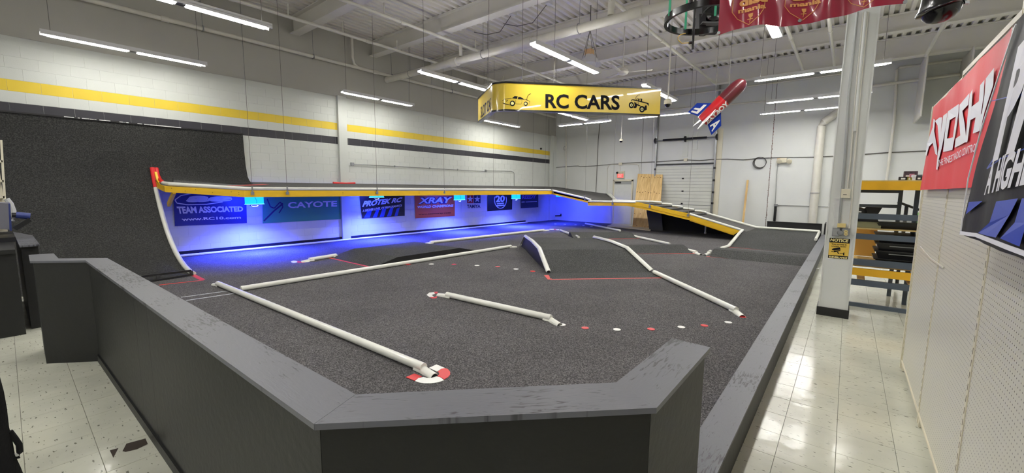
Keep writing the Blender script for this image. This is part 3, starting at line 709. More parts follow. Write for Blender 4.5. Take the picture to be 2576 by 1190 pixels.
for x in (3.4, 5.8, 8.3, 10.7, 13.1):
    obj('bolt_head', B().lathe([(.008, 0), (.008, .004)], (x-.15, 10.345, 1.5), (0, -1, 0), 8).lathe([(.008, 0), (.008, .004)], (x-.15, 10.345, 1.54), (0, -1, 0), 8), ydark_m, rd)
for k, px in enumerate((430, 467, 497, 545, 600)):
    u = (px-413)/(640-413); x = 2.17+1.21*u; y = 11.2-.8*u; z = 1.61-.095*u
    obj('bolt_head', B().lathe([(.008, 0), (.008, .008)], (x, y-.006, z+.02*(-1)**k), (-.55, -.83, 0), 8), ydark_m, rd)
m = mat('clear_guard', (170, 172, 176), .15); m.node_tree.nodes['Principled BSDF'].inputs['Alpha'].default_value = .22
b = B().add([(2.3, 11.17, 1.73), (3.4, 10.44, 1.65), (3.4, 10.44, 1.70), (2.3, 11.17, 1.80)], [(0, 1, 2, 3)]); lab(obj('guard_strip', b, m, rd), 'clear plastic guard strip')
obj('guard_post', B().tube([(2.3, 11.17, 1.66), (2.3, 11.17, 1.83)], .008, 6), shade_m, rd)
obj('post_leg', B().tube([(17.1, 4.2, .006), (17.1, 4.2, .72)], .03, 12), pvc_m, rd, True)
obj('post_foot', B().tube([(17.1, 4.2, .006), (17.1, 4.2, .07)], .042, 12), pvc_m, rd, True)
obj('skirt', B().add([(17.27, 6.15, .007), (17.27, 2.55, .007), (17.27, 2.55, .3), (17.27, 4.22, .68), (17.27, 6.15, 1.05)], [(0, 1, 2, 3, 4)]), mat('black_skirt', (20, 20, 22), .8), rd)
place(rd, (9, 11, 1.4))
tape([(5.6, 12.12), (6.55, 12.1)], .03, redpvc_m, label='', px=False) if 0 else None
b = B().tube([at_y(838, 460, 12.2), at_y(848, 461, 12.2), at_y(870, 462, 12.2), at_y(893, 461, 12.2)], .035, 10); tag(obj('red_tube', b, redpvc_m, None, True), 'short red tube lying on the raised road against the striped wall', 'tube')
b = B().add([(3.0, 11.0, 1.662), (4.25, 11.35, 1.72), (4.15, 11.45, 1.732), (2.95, 11.08, 1.675)], [(0, 1, 2, 3)]).add([(4.0, 11.5, 1.737), (4.45, 11.28, 1.71), (4.1, 11.42, 1.728)], [(0, 1, 2)])
tag(obj('floor_tape', b, tape_m), 'red tape arrow on the raised road beside the black wall ramp', 'tape')

# ================================================================ RIGHT HAND LANDING
pr = [(13.6, .009), (15.35, .315), (17.18, .32)]
t = prof_jump('landing_ramp', 'wide dark carpeted ramp and table where the raised road comes down', pr, .62, 2.62)
yl = 2.66
f0, f1, f2 = at_y(1808, 625, yl), at_y(1835, 613.5, yl), at_y(1862, 584, yl)
f2z = max(f2.z, .36)
o = obj('rail', B().arch([(12.95, yl+.1, .008), (13.55, yl, .03), (15.2, yl, .33), (15.35, yl-.02, .36)], .05, .006), pvc_m, t, True); o.location -= t.location
o = obj('rail', B().tube([(17.2, 2.52, .365), (17.12, 1.4, .365), (17.05, .64, .365)], .042, 10), pvc_m, t, True); o.location -= t.location
o = obj('rail', B().tube([(17.0, .65, .34), (14.9, .64, .285)], .042, 10), pvc_m, t, True); o.location -= t.location

# ================================================================ BLACK WOODEN BARRIERS
HB = .99
def uvcap(o, quad_dir):
    me = o.data; uv = me.uv_layers.new(name='uv'); d = Vector(quad_dir).normalized(); nrm = Vector((-d.y, d.x, 0))
    for lp in me.loops:
        p = me.vertices[lp.vertex_index].co; uv.data[lp.index].uv = (nrm.dot(p), d.dot(p))
def cap(parent, quad, th=.02, z=HB, name='cap_board'):
    d = Vector(quad[1])-Vector(quad[0])
    me = fixn(B().hexa([(x, y, z-th) for x, y in quad], [(x, y, z) for x, y in quad]).mesh(name, cap_m)); o = obj(name, me, None, parent); uvcap(o, (d.x, d.y, 0)); return o
g2 = lambda p, z=HB: (at_z(p[0], p[1], z).x, at_z(p[0], p[1], z).y)
P0, P1_, P2_, P3, P4 = g2((72, 641)), g2((75, 657)), g2((215, 655)), g2((790, 1067)), g2((1652, 1026))
P5 = g2((1793, 875)); Q5 = g2((1690, 851)); Q4 = g2((1550, 962)); Q3 = g2((895, 992)); Q2 = g2((270, 649)); Q1 = g2((147, 650)); Q0 = g2((135, 637.5))
P5 = (P5[0], P4[1]); 
bar_ = thing('track_barrier', 'tall black wooden barrier with worn flat caps in the foreground', 'barrier')
for q in ((P0, P1_, Q1, Q0), (P1_, P2_, Q2, Q1), (P2_, P3, Q3, Q2), (P3, P4, Q4, Q3), (P4, P5, Q5, Q4)):
    cx, cy = sum(p[0] for p in q)/4, sum(p[1] for p in q)/4
    cap(bar_, [(cx+(x-cx)*.9995, cy+(y-cy)*.9995) for x, y in q])
def inset(a, c, d):   # shift segment to the left normal by d
    v = Vector((c[0]-a[0], c[1]-a[1])).normalized(); n_ = Vector((v.y, -v.x)); return n_*d
def face(a, c, q, e, split=(0, 1), m=woodblk_m, kick=False):
    A, C, Q, E_ = [Vector((*p, 0)) for p in (a, c, q, e)]
    for s0, s1 in zip(split[:-1], split[1:]):
        a0, a1 = A.lerp(C, s0), A.lerp(C, s1); b0, b1 = E_.lerp(Q, s0), E_.lerp(Q, s1)
        i0, i1 = a0.lerp(b0, .12), a1.lerp(b1, .12); j0, j1 = a0.lerp(b0, .88), a1.lerp(b1, .88)
        g = (i1-i0)*.0008
        obj('face_board', fixn(B().hexa([i0+g, i1-g, j1-g, j0+g], [p+Vector((0, 0, HB-.021)) for p in (i0+g, i1-g, j1-g, j0+g)]).mesh('face_board', m)), None, bar_)
        if kick:
            k0, k1 = a0.lerp(b0, .04), a1.lerp(b1, .04)
            obj('kick_strip', fixn(B().hexa([k0, k1, i1, i0], [p+Vector((0, 0, .07)) for p in (k0, k1, i1, i0)]).mesh('kick_strip', m)), None, bar_)
face(P0, P1_, Q1, Q0); face(P1_, P2_, Q2, Q1); face(P2_, P3, Q3, Q2, (0, .42, .5, 1), kick=True); face(P3, P4, Q4, Q3, (0, 1)); face(P4, P5, Q5, Q4)
place(bar_, (.6, 3, 0))
# low curb
c = thing('low_curb', 'low black wooden curb with a flat cap along the right side of the track', 'curb')
for a, e in ((2.0, 4.4), (4.4, 6.85), (6.85, 9.3), (9.3, 11.7), (11.7, 14.2), (14.2, 17.17)):
    cap(c, [(a+.001, .405), (e-.001, .405), (e-.001, .585), (a+.001, .585)], .018, .26)
    obj('face_board', B().box((a+.001, .415, .0), (e-.001, .575, .241)), woodblk_m, c)
place(c, (10, .5, 0))
# black fence behind the landing
fx = 18.1
a, e = at_x(1930, 556.5, fx), at_x(2068, 566, fx)
t = thing('back_fence', 'black board fence with a cap behind the right hand ramp', 'fence')
obj('face_board', B().box((fx, e.y, .006), (fx+.1, a.y, a.z-.02)), shade_m, t); obj('cap_board', B().box((fx-.02, e.y, a.z-.02), (fx+.14, a.y+.01, a.z)), woodblk_m, t)
obj('face_board', B().box((fx-.9, .42, .006), (fx, .54, .62)), shade_m, t)
place(t, (fx, 1.4, .006))
# far left counter and its cap
t = thing('black_counter', 'black wooden counter with a lipped top at the left edge', 'counter')
obj('face_board', B().box((-2.4, 7.1, 0), (.03, 7.55, .929)), woodblk_m, t)
obj('top_board', B().box((-2.4, 7.06, .957), (.03, 9.6, .975)), shade_m, t); obj('lip', B().box((-2.4, 7.04, .93), (.03, 7.06, .975)), woodblk_m, t)
place(t, (-1, 8, 0))
t = thing('end_barrier', 'black barrier with a broad worn cap just behind the counter end', 'barrier')
q = [g2((32.5, 583), 1.0), g2((49, 618), 1.0), g2((100, 614.6), 1.0), g2((82, 592), 1.0)]
cap(t, q, .02, 1.0); qq = [Vector((*p, 0)) for p in q]; cc = sum(qq, Vector())/4
lo = [cc+(p-cc)*.86 for p in qq]
obj('face_board', fixn(B().hexa(lo, [p+Vector((0, 0, .979)) for p in lo]).mesh('face_board', woodblk_m)), None, t); place(t, (cc.x, cc.y, 0))
# black frame lying at the ramp foot
pl = lambda x, y: at_y(x, y, 9.45)
t = thing('low_barrier_bar', 'low black metal frame standing at the foot of the wall ramp', 'frame')
z0 = pl(482, 686).z
a, c_, d, e = Vector((1.2, 9.45, .10)), Vector((2.1, 9.45, .10)), Vector((1.2, 9.3, .02)), Vector((2.1, 9.42, .03))
obj('top_rail', B().bar(a, c_, .04, .035), shade_m, t); obj('bottom_rail', B().bar(d, e, .04, .025), shade_m, t)
for x in (1.62, 2.1): obj('upright', B().bar((x, 9.43, .012), (x, 9.45, .1), .035, .05, up=(1, 0, 0)), shade_m, t)
place(t, (1.7, 9.45, .006))
# dark gouged patches of the tiles
for pts, lb in (([(276, 1133), (298, 1127), (285, 1152)], 'dark triangular gouge in the floor tile by the barrier'), ([(308, 1135), (318, 1116), (366, 1103), (372, 1117), (345, 1130), (316, 1137)], 'dark torn tile patch touching the barrier foot')):
    b = B().tri(pts, lambda x, y: at_z(x, y, .001)); tag(obj('tile_gouge', b, mat('gouge', (58, 48, 40), .8)), lb, 'damage')
# ================================================================ FAR WALL ITEMS
FW = lambda off: (lambda x, y: at_x(x, y, XB-off))
def fbox(x0, y0, x1, y1, off0, off1):    # box on the far wall from two pixel corners
    a, c = at_x(x0, y0, XB-off1), at_x(x1, y1, XB-off1); return (XB-off1, min(a.y, c.y), min(a.z, c.z)), (XB-off0, max(a.y, c.y), max(a.z, c.z))
# exit door
dy0, dy1 = at_x(1588, 500, XB).y, at_x(1545, 500, XB).y
d = thing('door_1', 'plain white exit door partly hidden by the raised road', 'door'); d['kind'] = 'structure'
for a, c in (((XB-.06, dy1, 0), (XB-.002, dy1+.07, 2.14)), ((XB-.06, dy0-.07, 0), (XB-.002, dy0, 2.14)), ((XB-.06, dy0-.07, 2.07), (XB-.002, dy1+.07, 2.16))): obj('door_frame', B().box(a, c), cream_m, d)
obj('door_leaf', B().box((XB-.03, dy0, .03), (XB-.002, dy1, 2.06)), door_m, d)
obj('head_panel', B().box((XB-.034, dy0, 1.92), (XB-.03, dy1, 2.06)), cond_m, d)
obj('push_bar', B().box((XB-.07, dy0+.08, .98), (XB-.03, dy1-.08, 1.03)), steel_m, d)
obj('door_closer', B().box((XB-.08, dy1-.34, 1.98), (XB-.03, dy1-.06, 2.04)), dkmetal_m, d)
place(d, (XB, (dy0+dy1)/2, 0))
for nm, pts in (('door_conduit', [(1539, 485), (1533, 480), (1530, 480)]),): pass
pipe('door_conduit', 'thin white conduit looping over the exit door', [FW(.03)(*p) for p in ((1527, 487), (1528, 425), (1531, 417), (1537, 414), (1600, 413), (1606, 416), (1608, 424), (1608, 438))], .012, n=6)
pipe('exit_sign_conduit', 'short conduit dropping to the lit exit sign', [FW(.03)(1559, 414), FW(.03)(1560, 432)], .012, n=6)
# pallet-like sill on the floor before the door
b = B().hexa([at_z(x, y, .007) for x, y in ((1527, 570), (1636, 581), (1642, 573), (1545, 563))], [at_z(x, y, .007)+Vector((0, 0, .03)) for x, y in ((1527, 570), (1636, 581), (1642, 573), (1545, 563))])
tag(obj('door_sill_board', fixn(b.mesh('door_sill_board', cream_m)), None), 'flat pale board on the floor before the exit door', 'board')
# exit sign
t = thing('exit_sign', 'red lit exit sign with two lamp heads above the white door', 'sign')
a, c = fbox(1552, 437, 1569, 448, .02, .09); obj('sign_box', B().box(a, c), cream_m, t)
a2, c2 = fbox(1553.5, 437.5, 1567.5, 446.5, .09, .094); obj('lit_face', B().box(a2, c2), redexit_m, t)
a, c = fbox(1552, 431, 1569.5, 437, .02, .08); obj('battery_box', B().box(a, c), cream_m, t)
for x in (1553, 1564): q = at_x(x, 434, XB-.12); obj('lamp_head', B().lathe([(.02, 0), (.055, .05), (.055, .07)], (q.x+.04, q.y, q.z), (-1, 0, -.2), 12), dkmetal_m if x == 1553 else cream_m, t)
lettering(t, 'EXIT', ((1555, 439), (1566, 439), (1566, 445.5), (1555, 445.5)), FW(.096), dotw_m, bold=.03)
# plywood
t = thing('plywood_sheet', 'knotty plywood sheet leaning on the wall between the exit door and the garage door', 'board')
tl, tr = at_x(1605, 437, XB-.05), at_x(1667.5, 439, XB-.05); 
bl = at_x(1591, 575, 17.6); br = at_x(1657, 583, 17.6); bl.z = br.z = .009
thk = Vector((-.018, 0, -.006))
obj('sheet', fixn(B().hexa([bl, br, tr, tl], [p+thk for p in (bl, br, tr, tl)]).mesh('sheet', plyw_m)), None, t)
for i in range(9):
    for j in range(5):
        if random.random() < .25: continue
        u, v = (i+.3+.3*random.random())/9, (.03, .24, .42, .66, .94)[j]+random.uniform(-.015, .015)
        p = bl.lerp(br, u).lerp(tl.lerp(tr, u), v)+thk*1.05; obj('knot', B().lathe([(.022, 0), (.02, .003)], p, (-1, 0, -.3), 8), knot_m, t)
place(t, (bl+br)/2)
t = thing('black_board', 'black board leaning before the foot of the plywood under the raised road', 'board')
pts = [at_x(1634, 581, 16.95), at_x(1668, 587, 16.95), at_x(1662, 520, 17.1), at_x(1624, 512, 17.1)]
pts[0].z = .009; pts[1].z = .009
obj('sheet', fixn(B().hexa(pts, [p+Vector((-.02, 0, 0)) for p in pts]).mesh('sheet', shade_m)), None, t)
for i in range(0):
    u, v = random.random()*.9+.05, random.choice((.25, .3, .62, .12)); p = pts[0].lerp(pts[1], u).lerp(pts[3].lerp(pts[2], u), v)+Vector((-.021, 0, 0)); obj('hole', B().lathe([(.018, 0), (.017, .002)], p, (-1, 0, 0), 7), knot_m, t)
place(t, (pts[0]+pts[1])/2)
# garage door
gy0, gy1 = 4.45, 6.84
g = thing('door_2', 'white sectional garage door behind the stepped ramp', 'garage door'); g['kind'] = 'structure'
zs = [0, .28, .84, 1.4, 1.95, 2.5, 2.76]
zr = [at_x(1730, yy, XB).z for yy in (515, 481, 448, 418)]
secs = [(.02, .5), (.5, 1.04), (1.04, zr[1]), (zr[1], zr[2]), (zr[2], zr[3])]
for a, c in secs:
    b = B(); n = max(2, int(round((c-a)/.135))); h = (c-a-.012)/n
    for k in range(n):
        z = a+.006+k*h; b.box((XB-.06, gy0, z+.006), (XB-.02, gy1, z+h-.006)); 
    obj('door_section', b, garage_m, g); obj('groove_backing', B().box((XB-.048, gy0, a+.001), (XB-.02, gy1, c-.001)), cond_m, g)
for xx, yy in ((1718, 449), (1717, 481), (1715, 512)):
    q = at_x(xx, yy, XB-.06); obj('section_hinge', B().box((q.x-.015, q.y-.04, q.z-.03), (q.x, q.y+.04, q.z+.03)), dkmetal_m, g)
for y in (gy1+.03, gy0-.05):
    obj('track_rail', B().box((XB-.11, y-.03, 0), (XB-.002, y+.03, 6.0 if y > 5 else 6.0)), steel_m, g)
    for z in (.7, 1.15, 1.6, 2.1, 2.6): obj('roller_bracket', B().box((XB-.13, y-.05 if y < 5 else y-.03, z-.04), (XB-.06, y+.03, z+.04)), dkmetal_m, g)
obj('jamb', B().box((XB-.03, gy0-.28, 0), (XB-.002, gy0-.08, 4.2)), cream_m, g)
sh0, sh1 = at_x(1648, 356, XB-.18), at_x(1804, 342, XB-.18)
zc = (sh0.z+sh1.z)/2
obj('torsion_shaft', B().tube([(XB-.18, gy1+.1, zc), (XB-.18, gy0-.12, zc)], .018, 8), steel_m, g)
for a, c in ((1668, 1722), (1726, 1778)):
    obj('torsion_spring', B().tube([(XB-.18, at_x(a, 350, XB-.18).y, zc), (XB-.18, at_x(c, 350, XB-.18).y, zc)], .045, 10), dkmetal_m, g)
for y in (gy1+.06, gy0-.08, at_x(1723, 350, XB-.18).y):
    obj('bearing_plate', B().box((XB-.24, y-.015, zc-.12), (XB-.002, y+.015, zc+.12)).tube([(XB-.18, y-.03, zc), (XB-.18, y+.03, zc)], .09, 12), dkmetal_m, g)
for (x0, y0, x1, y1) in ((1719, 338, 1729, 394), (1745, 332, 1753, 376)):
    a, c = fbox(x0, y0, x1, y1, .005, .03); obj('mounting_board', B().box(a, c), wall_m, g)
obj('header_strip', B().box((XB-.07, gy0, 2.78), (XB-.002, gy1, 2.83)), dkmetal_m, g)
place(g, (XB, 5.6, 0))
# cables and conduits along the far wall
def cable(label, px, r=.012, m=wire_m, off=.03, name='wall_cable', cat='cable', g=None): return pipe(name, label, [FW(off)(*p) for p in px], r, m, cat, n=6, group=g)
cable('cable running along the far wall from the corner to the exit sign', [(1384, 420), (1400, 421), (1440, 418), (1454, 417), (1460, 419), (1480, 418), (1500, 417), (1540, 413), (1560, 412)])
cable('pair of cables above the garage door', [(1562, 411), (1600, 409), (1650, 407), (1712, 403), (1726, 402), (1760, 404), (1790, 401), (1830, 400), (1870, 402), (1900, 399), (1935, 397)], .016)
cable('long straight conduit from the coil of cable to the pillar', [(1935, 397), (1970, 396), (2050, 395), (2112, 392)], .013)
cable('cables on the far wall right of the pillar', [(2175, 388), (2230, 384), (2320, 380), (2360, 379)], .018)
cable('conduit dropping from the emergency light', [(1957, 408), (1954, 440), (1950, 514)], .014, cond_m, name='wall_conduit', cat='conduit')
cable('horizontal conduit at the low wall behind the pillar', [(1955, 516), (2000, 517), (2040, 518), (2085, 520)], .014, cond_m, name='wall_conduit', cat='conduit')
t = thing('coiled_cable', 'round coil of black cable hanging on the far wall', 'cable')
q = at_x(1913, 408.5, XB-.04)
for k in range(4): obj('loop', B().tube([(q.x-.01*k, q.y+(.2+.008*k)*math.cos(a)+.01*k, q.z+(.2+.006*k)*math.sin(a)-.006*k) for a in [i*PI/16 for i in range(33)]], .009, 6), (wire_m, dkmetal_m)[k % 2], t)
place(t, q)
t = thing('coiled_cable', 'small ring of thin cable on the far wall near the corner pipe', 'cable')
q = at_x(1421, 373, XB-.04); obj('loop', B().tube([(q.x, q.y+.08*math.cos(a), q.z+.1*math.sin(a)) for a in [i*PI/12 for i in range(25)]], .007, 6), wire_m, t); place(t, q)
t = thing('emergency_light', 'twin head emergency light on the far wall left of the downpipe', 'light')
a, c = fbox(1963, 398, 1978, 409, .02, .12); obj('battery_box', B().box(a, c), cream_m, t)
for x in (1961, 1986): q = at_x(x, 404, XB-.1); obj('lamp_head', B().lathe([(.03, 0), (.09, .06), (.09, .09), (.075, .095)], (q.x, q.y, q.z), (-1, 0, -.5), 14), cream_m, t, True)
a, c = fbox(1955, 398, 1964, 406, .01, .08); obj('side_box', B().box(a, c), mat('buff_box', (190, 170, 140), .6), t)
q = at_x(1970, 404, XB); place(t, q)
t = thing('wall_junction', 'metal junction box with a thick black cord hanging below it', 'box')
a, c = fbox(1947, 513, 1956, 519, .005, .06); obj('box_body', B().box(a, c), steel_m, t)
obj('cord', B().tube([at_x(1951, 519, XB-.06), at_x(1950.5, 530, XB-.07), at_x(1949, 545, XB-.07), at_x(1948, 556, XB-.05)], .045, 8), blackp_m, t); place(t, at_x(1951, 516, XB))
for x, y, l in ((1560, 412.5, 'small round junction box over the exit sign'), (1724, 402, 'small junction box above the garage door')):
    a, c = fbox(x-4, y-3.5, x+4, y+3.5, .005, .06); tag(obj('junction_box', B().box(a, c), cream_m), l, 'box')
b = B(); a_, c_ = at_x(1881, 453, XB-.03), at_x(1869, 560, XB-.35); b.bar(c_, a_, .07, .03, up=(1, 0, 0)); tag(obj('wooden_strip', b, plyw_m), 'narrow strip of bare wood leaning on the far wall right of the garage door', 'wood')
for (x, y, s, l) in ((1562.5, 353, 3, 'small white dome camera hanging from a pole before the far wall'), ):
    q = at_x(x, y, 16.2); t = thing('dome_camera', l, 'camera')
    obj('pole', B().tube([(q.x, q.y, q.z), (q.x, q.y, 6.29)], .014, 8), pipe_m, t); obj('housing', B().lathe([(.03, .06), (.07, .03), (.07, -.03)], q, n=14), cream_m, t, True); obj('lens_dome', B().lathe([(.06, -.03), (.05, -.07), (.02, -.09)], q, n=14), gloss_m, t, True); place(t, q)
q = at_z(1680, 258, 3.7); t = thing('dome_camera', 'white dome camera on a pole at the right end of the yellow sign', 'camera')
obj('pole', B().tube([(q.x, q.y, q.z), (q.x, q.y, 6.29)], .016, 8), pipe_m, t); obj('housing', B().lathe([(.05, .08), (.085, .05), (.085, -.04)], q, n=16), cream_m, t, True); obj('lens_dome', B().lathe([(.065, -.04), (.055, -.08), (.02, -.11)], q, n=14), gloss_m, t, True); place(t, q)
q = at_y(1362, 374, YL-.06); t = thing('wall_camera', 'tiny black wall camera above the striped wall end', 'camera'); obj('housing', B().lathe([(.045, 0), (.05, .05), (.03, .08)], (q.x, YL-.001, q.z), (0, -1, 0), 12), dkmetal_m, t); place(t, q)
t = thing('fire_bell_conduit', 'black L shaped metal handle on the blue lit wall by the corner', 'fitting')
obj('upright_part', B().bar(at_x(1411, 538, XB-.03), at_x(1411, 544, XB-.03), .05, .04, up=(1, 0, 0)), blackp_m, t); obj('foot_part', B().bar(at_x(1397, 543, XB-.03), at_x(1412, 542.5, XB-.03), .06, .05, up=(1, 0, 0)), blackp_m, t); place(t, at_x(1404, 541, XB))
t.name = 'wall_fitting'
# conduit on the striped wall
SW = lambda off: (lambda x, y: at_y(x, y, YL-off))
t = thing('wall_conduit', 'grey conduit with two boxes across the striped wall above the raised road', 'conduit')
obj('conduit_run', B().tube([SW(.03)(*p) for p in ((886, 413), (950, 416), (1222, 431), (1224, 429), (1286, 431), (1292, 433), (1293.5, 437), (1294, 468))], .013, 8), cond_m, t)
for x, y in ((885, 413), (1221, 430)): q = SW(.0)(x, y); obj('box_body', B().box((q.x-.05, YL-.06, q.z-.05), (q.x+.05, YL-.002, q.z+.05)), steel_m, t)
for x in (992, 1080, 1150): q = SW(0)(x, 413+(x-886)*.0535); obj('clip', B().box((q.x-.01, YL-.05, q.z-.03), (q.x+.01, YL-.002, q.z+.03)), steel_m, t)
place(t, SW(0)(885, 413))
q = SW(.02)(1382, 450); cableb = pipe('wall_cable', 'thin cable running down the end of the striped wall', [SW(.1)(1381, 300), SW(.1)(1381, 468)], .01, wire_m, 'cable', n=6)

# ================================================================ CEILING BITS
t = thing('ceiling_fan', 'white ceiling fan with long drooping blades', 'fan')
q = at_z(1567, 182, 5.0)
obj('down_rod', B().tube([q, (q.x, q.y, 6.29)], .02, 8), pipe_m, t); obj('motor', B().lathe([(.05, .12), (.14, .06), (.16, 0), (.12, -.06), (.03, -.08)], q, n=18), pipe_m, t, True)
for k in range(3):
    a = math.radians(-62+120*k); dv = Vector((math.cos(a), math.sin(a), 0)); nv = Vector((-dv.y, dv.x, .12))
    obj('blade', B().hexa([q+dv*.15-nv*.03, q+dv*.8-nv*.075+Vector((0, 0, .03)), q+dv*.8+nv*.075+Vector((0, 0, .03)), q+dv*.15+nv*.03], [p+Vector((0, 0, .012)) for p in (q+dv*.15-nv*.03, q+dv*.8-nv*.075+Vector((0, 0, .03)), q+dv*.8+nv*.075+Vector((0, 0, .03)), q+dv*.15+nv*.03)]), pipe_m, t)
place(t, q)
t = thing('hanging_speaker', 'white cone shaped speaker hung on cords behind the long strip light', 'speaker')
q = at_z(1482, 158, 4.9)
obj('cone', B().lathe([(.1, .2), (.16, .14), (.3, -.04), (.32, -.06), (.28, -.05)], q, n=24), house_m, t, True); obj('top_box', B().box((q.x-.09, q.y-.09, q.z+.17), (q.x+.09, q.y+.09, q.z+.32)), mat('tan_box', (196, 160, 120), .6), t)
for a in range(4): obj('cord', B().tube([(q.x+.22*math.cos(a*PI/2), q.y+.22*math.sin(a*PI/2), q.z+.08), (q.x, q.y, q.z+.8)], .006, 5), wire_m, t)
obj('cord', B().tube([(q.x, q.y, q.z+.78), (q.x, q.y, 6.29)], .012, 5), wire_m, t); obj('cord_loop', B().tube([(q.x-.1+.09*math.cos(a), q.y, q.z+.85+.11*math.sin(a)) for a in [i*PI/8 for i in range(17)]], .009, 5), wire_m, t)
place(t, q)
for x, y, l in ((1024, 92, 'small sensor box with a looping cable under the second roof bay'), (1290, 38, 'small white sensor box under the roof deck by the middle beam'), (1380, 11, 'small dark sensor box under the beam flange')):
    q = at_z(x, y, 6.2); t = thing('ceiling_sensor', l, 'sensor'); obj('sensor_body', B().box((q.x-.09, q.y-.06, q.z), (q.x+.09, q.y+.06, 6.3)), house_m, t)
    obj('cable', B().tube([(q.x, q.y, q.z+.05), (q.x+.3, q.y+.7, q.z-.18), (q.x+.4, q.y+1.3, q.z-.1), (q.x+.4, q.y+1.8, q.z+.08)], .01, 5), wire_m, t); place(t, q)

# ================================================================ YELLOW HANGING SIGN
t = thing('hanging_sign', 'long yellow hanging sign with a rounded corner, printed with cars in black', 'sign')
sz0, sz1 = 3.31, 3.86
A = at_z(1206, 307, sz0); Cc = at_z(1658, 290, sz0); K0 = at_z(1240, 282, sz0); K1 = at_z(1272, 277, sz0)
path = [A.lerp(K0, u) for u in (0, .35, .7, .92)]
Kc = at_z(1236, 279, sz0)
for i in range(1, 10):
    u = i/10; path.append(K0.lerp(Kc, u).lerp(Kc.lerp(K1, u), u))
path += [K1.lerp(Cc, u) for u in (0, .1, .3, .5, .7, .9, 1)]
syel = mat('sign_yellow', (226, 196, 62), .25, coat=.5); sblk = mat('sign_black', (20, 20, 26), .7, spec=.15)
prof = [(-.03, 0), (.03, 0), (.03, sz1-sz0), (-.03, sz1-sz0)]
obj('sign_face', B().sweep(path, prof), syel, t, True)
for zz, nm in ((sz0-.02, 'bottom_trim'), (sz1-.012, 'top_edge')):
    obj(nm, B().sweep([p+Vector((0, 0, zz-sz0)) for p in path], [(-.045, 0), (.045, 0), (.045, .032), (-.045, .032)]), gloss_m, t, True)
for p in (path[2], path[14], path[-2], path[-5]): obj('hanging_wire', B().tube([(p.x, p.y, sz1), (p.x, p.y, 6.29)], .004, 5), wire_m, t)
dS = (Cc-K1).normalized(); nS = Vector((-dS.y, dS.x, 0)); nS = nS if nS.dot(CAM-Cc) > 0 else -nS
SP = lambda x, y: at_pl(x, y, K1+nS*.034, nS)
lettering(t, 'RC CARS', ((1372, 236), (1559, 240), (1559, 277), (1372, 272)), SP, sblk, bold=.028)
dA = (K0-A).normalized(); nA = Vector((-dA.y, dA.x, 0)); nA = nA if nA.dot(CAM-A) > 0 else -nA
SA = lambda x, y: at_pl(x, y, A+nA*.034, nA)
lettering(t, 'SLOT CARS', ((1209, 270), (1239, 241), (1239, 270), (1209, 298)), SA, sblk, bold=.02)
def c1(x, y): return (1240+x/17, 220+y/17)
def P_(l, f=c1): return [f(*p) for p in l]
shape(t, [P_([(820,460),(930,365),(1060,380),(1030,490),(1000,485)]), P_([(1090,405),(1180,410),(1280,460),(1350,525),(1120,505),(1060,500)]), P_([(395,570),(450,515),(455,535),(405,590)]), P_([(560,600),(575,570),(645,530),(640,555),(590,605)]), P_([(410,650),(540,690),(740,740),(740,755),(600,735),(415,680)]), P_([(1410,530),(1500,550),(1460,560)]), P_([(1535,735),(1560,660),(1555,720)]), P_([(1215,550),(1255,555),(1240,572)])] + stroke(P_([(480,510),(640,475),(800,462)]), .9)+stroke(P_([(1450,520),(1470,400),(1530,310),(1620,265)]), 1.1)+stroke(P_([(975,530),(975,700),(1210,710),(1250,580)]), .5)+stroke(P_([(1350,525),(1420,510),(1570,590),(1570,650)]), .8), SP, sblk, 'car_drawing')
for cx, cy, r in ((835, 680, 112), (1405, 695, 85)):
    shape(t, [ell(*c1(cx, cy), r/17, r*1.05/17)], SP, sblk, 'car_wheel'); q = B().tri(ell(*c1(cx-5, cy), r*.6/17, r*.62/17), lambda x, y: SP(x, y)+nS*.001); obj('wheel_hub', q, mat('pale_yellow', (240, 230, 150), .4), t)
def c6(x, y): return (1560+x/17, 230+y/17)
shape(t, [P_(l, c6) for l in ([(475,385),(500,340),(560,340),(680,360),(790,385),(960,430),(1200,495),(1225,520),(1215,640),(1170,560),(1150,530),(900,460),(700,410),(520,370),(495,430),(465,410)], [(700,310),(800,300),(800,400),(775,395),(770,320),(720,345),(690,370)], [(800,320),(880,310),(900,300),(950,320),(930,430),(880,430),(890,340),(830,335),(815,400),(795,400)],
  [(600,460),(780,560),(860,600),(900,640),(790,620),(730,600),(700,690),(640,720),(560,700),(620,600)], [(1070,600),(1140,600),(1140,780),(1050,830),(1030,700)])], SP, sblk, 'truck_drawing')
shape(t, stroke(P_([(650,330),(690,240),(760,160),(850,145)], c6), 1.0)+stroke(P_([(600,450),(780,510)], c6), .9)+stroke(P_([(790,420),(790,560)], c6), .8), SP, sblk, 'truck_aerial')
for cx, cy, rx, ry in ((480, 585, 110, 135), (935, 760, 118, 140)):
    shape(t, [ell(*c6(cx, cy), rx/17, ry/17)], SP, sblk, 'truck_wheel'); obj('wheel_hub', B().tri(ell(*c6(cx, cy), rx*.5/17, ry*.5/17), lambda x, y: SP(x, y)+nS*.001), MATS['pale_yellow'], t)
    obj('hub_centre', B().tri(ell(*c6(cx, cy), rx*.22/17, ry*.25/17), lambda x, y: SP(x, y)+nS*.002), sblk, t)
place(t, path[10])

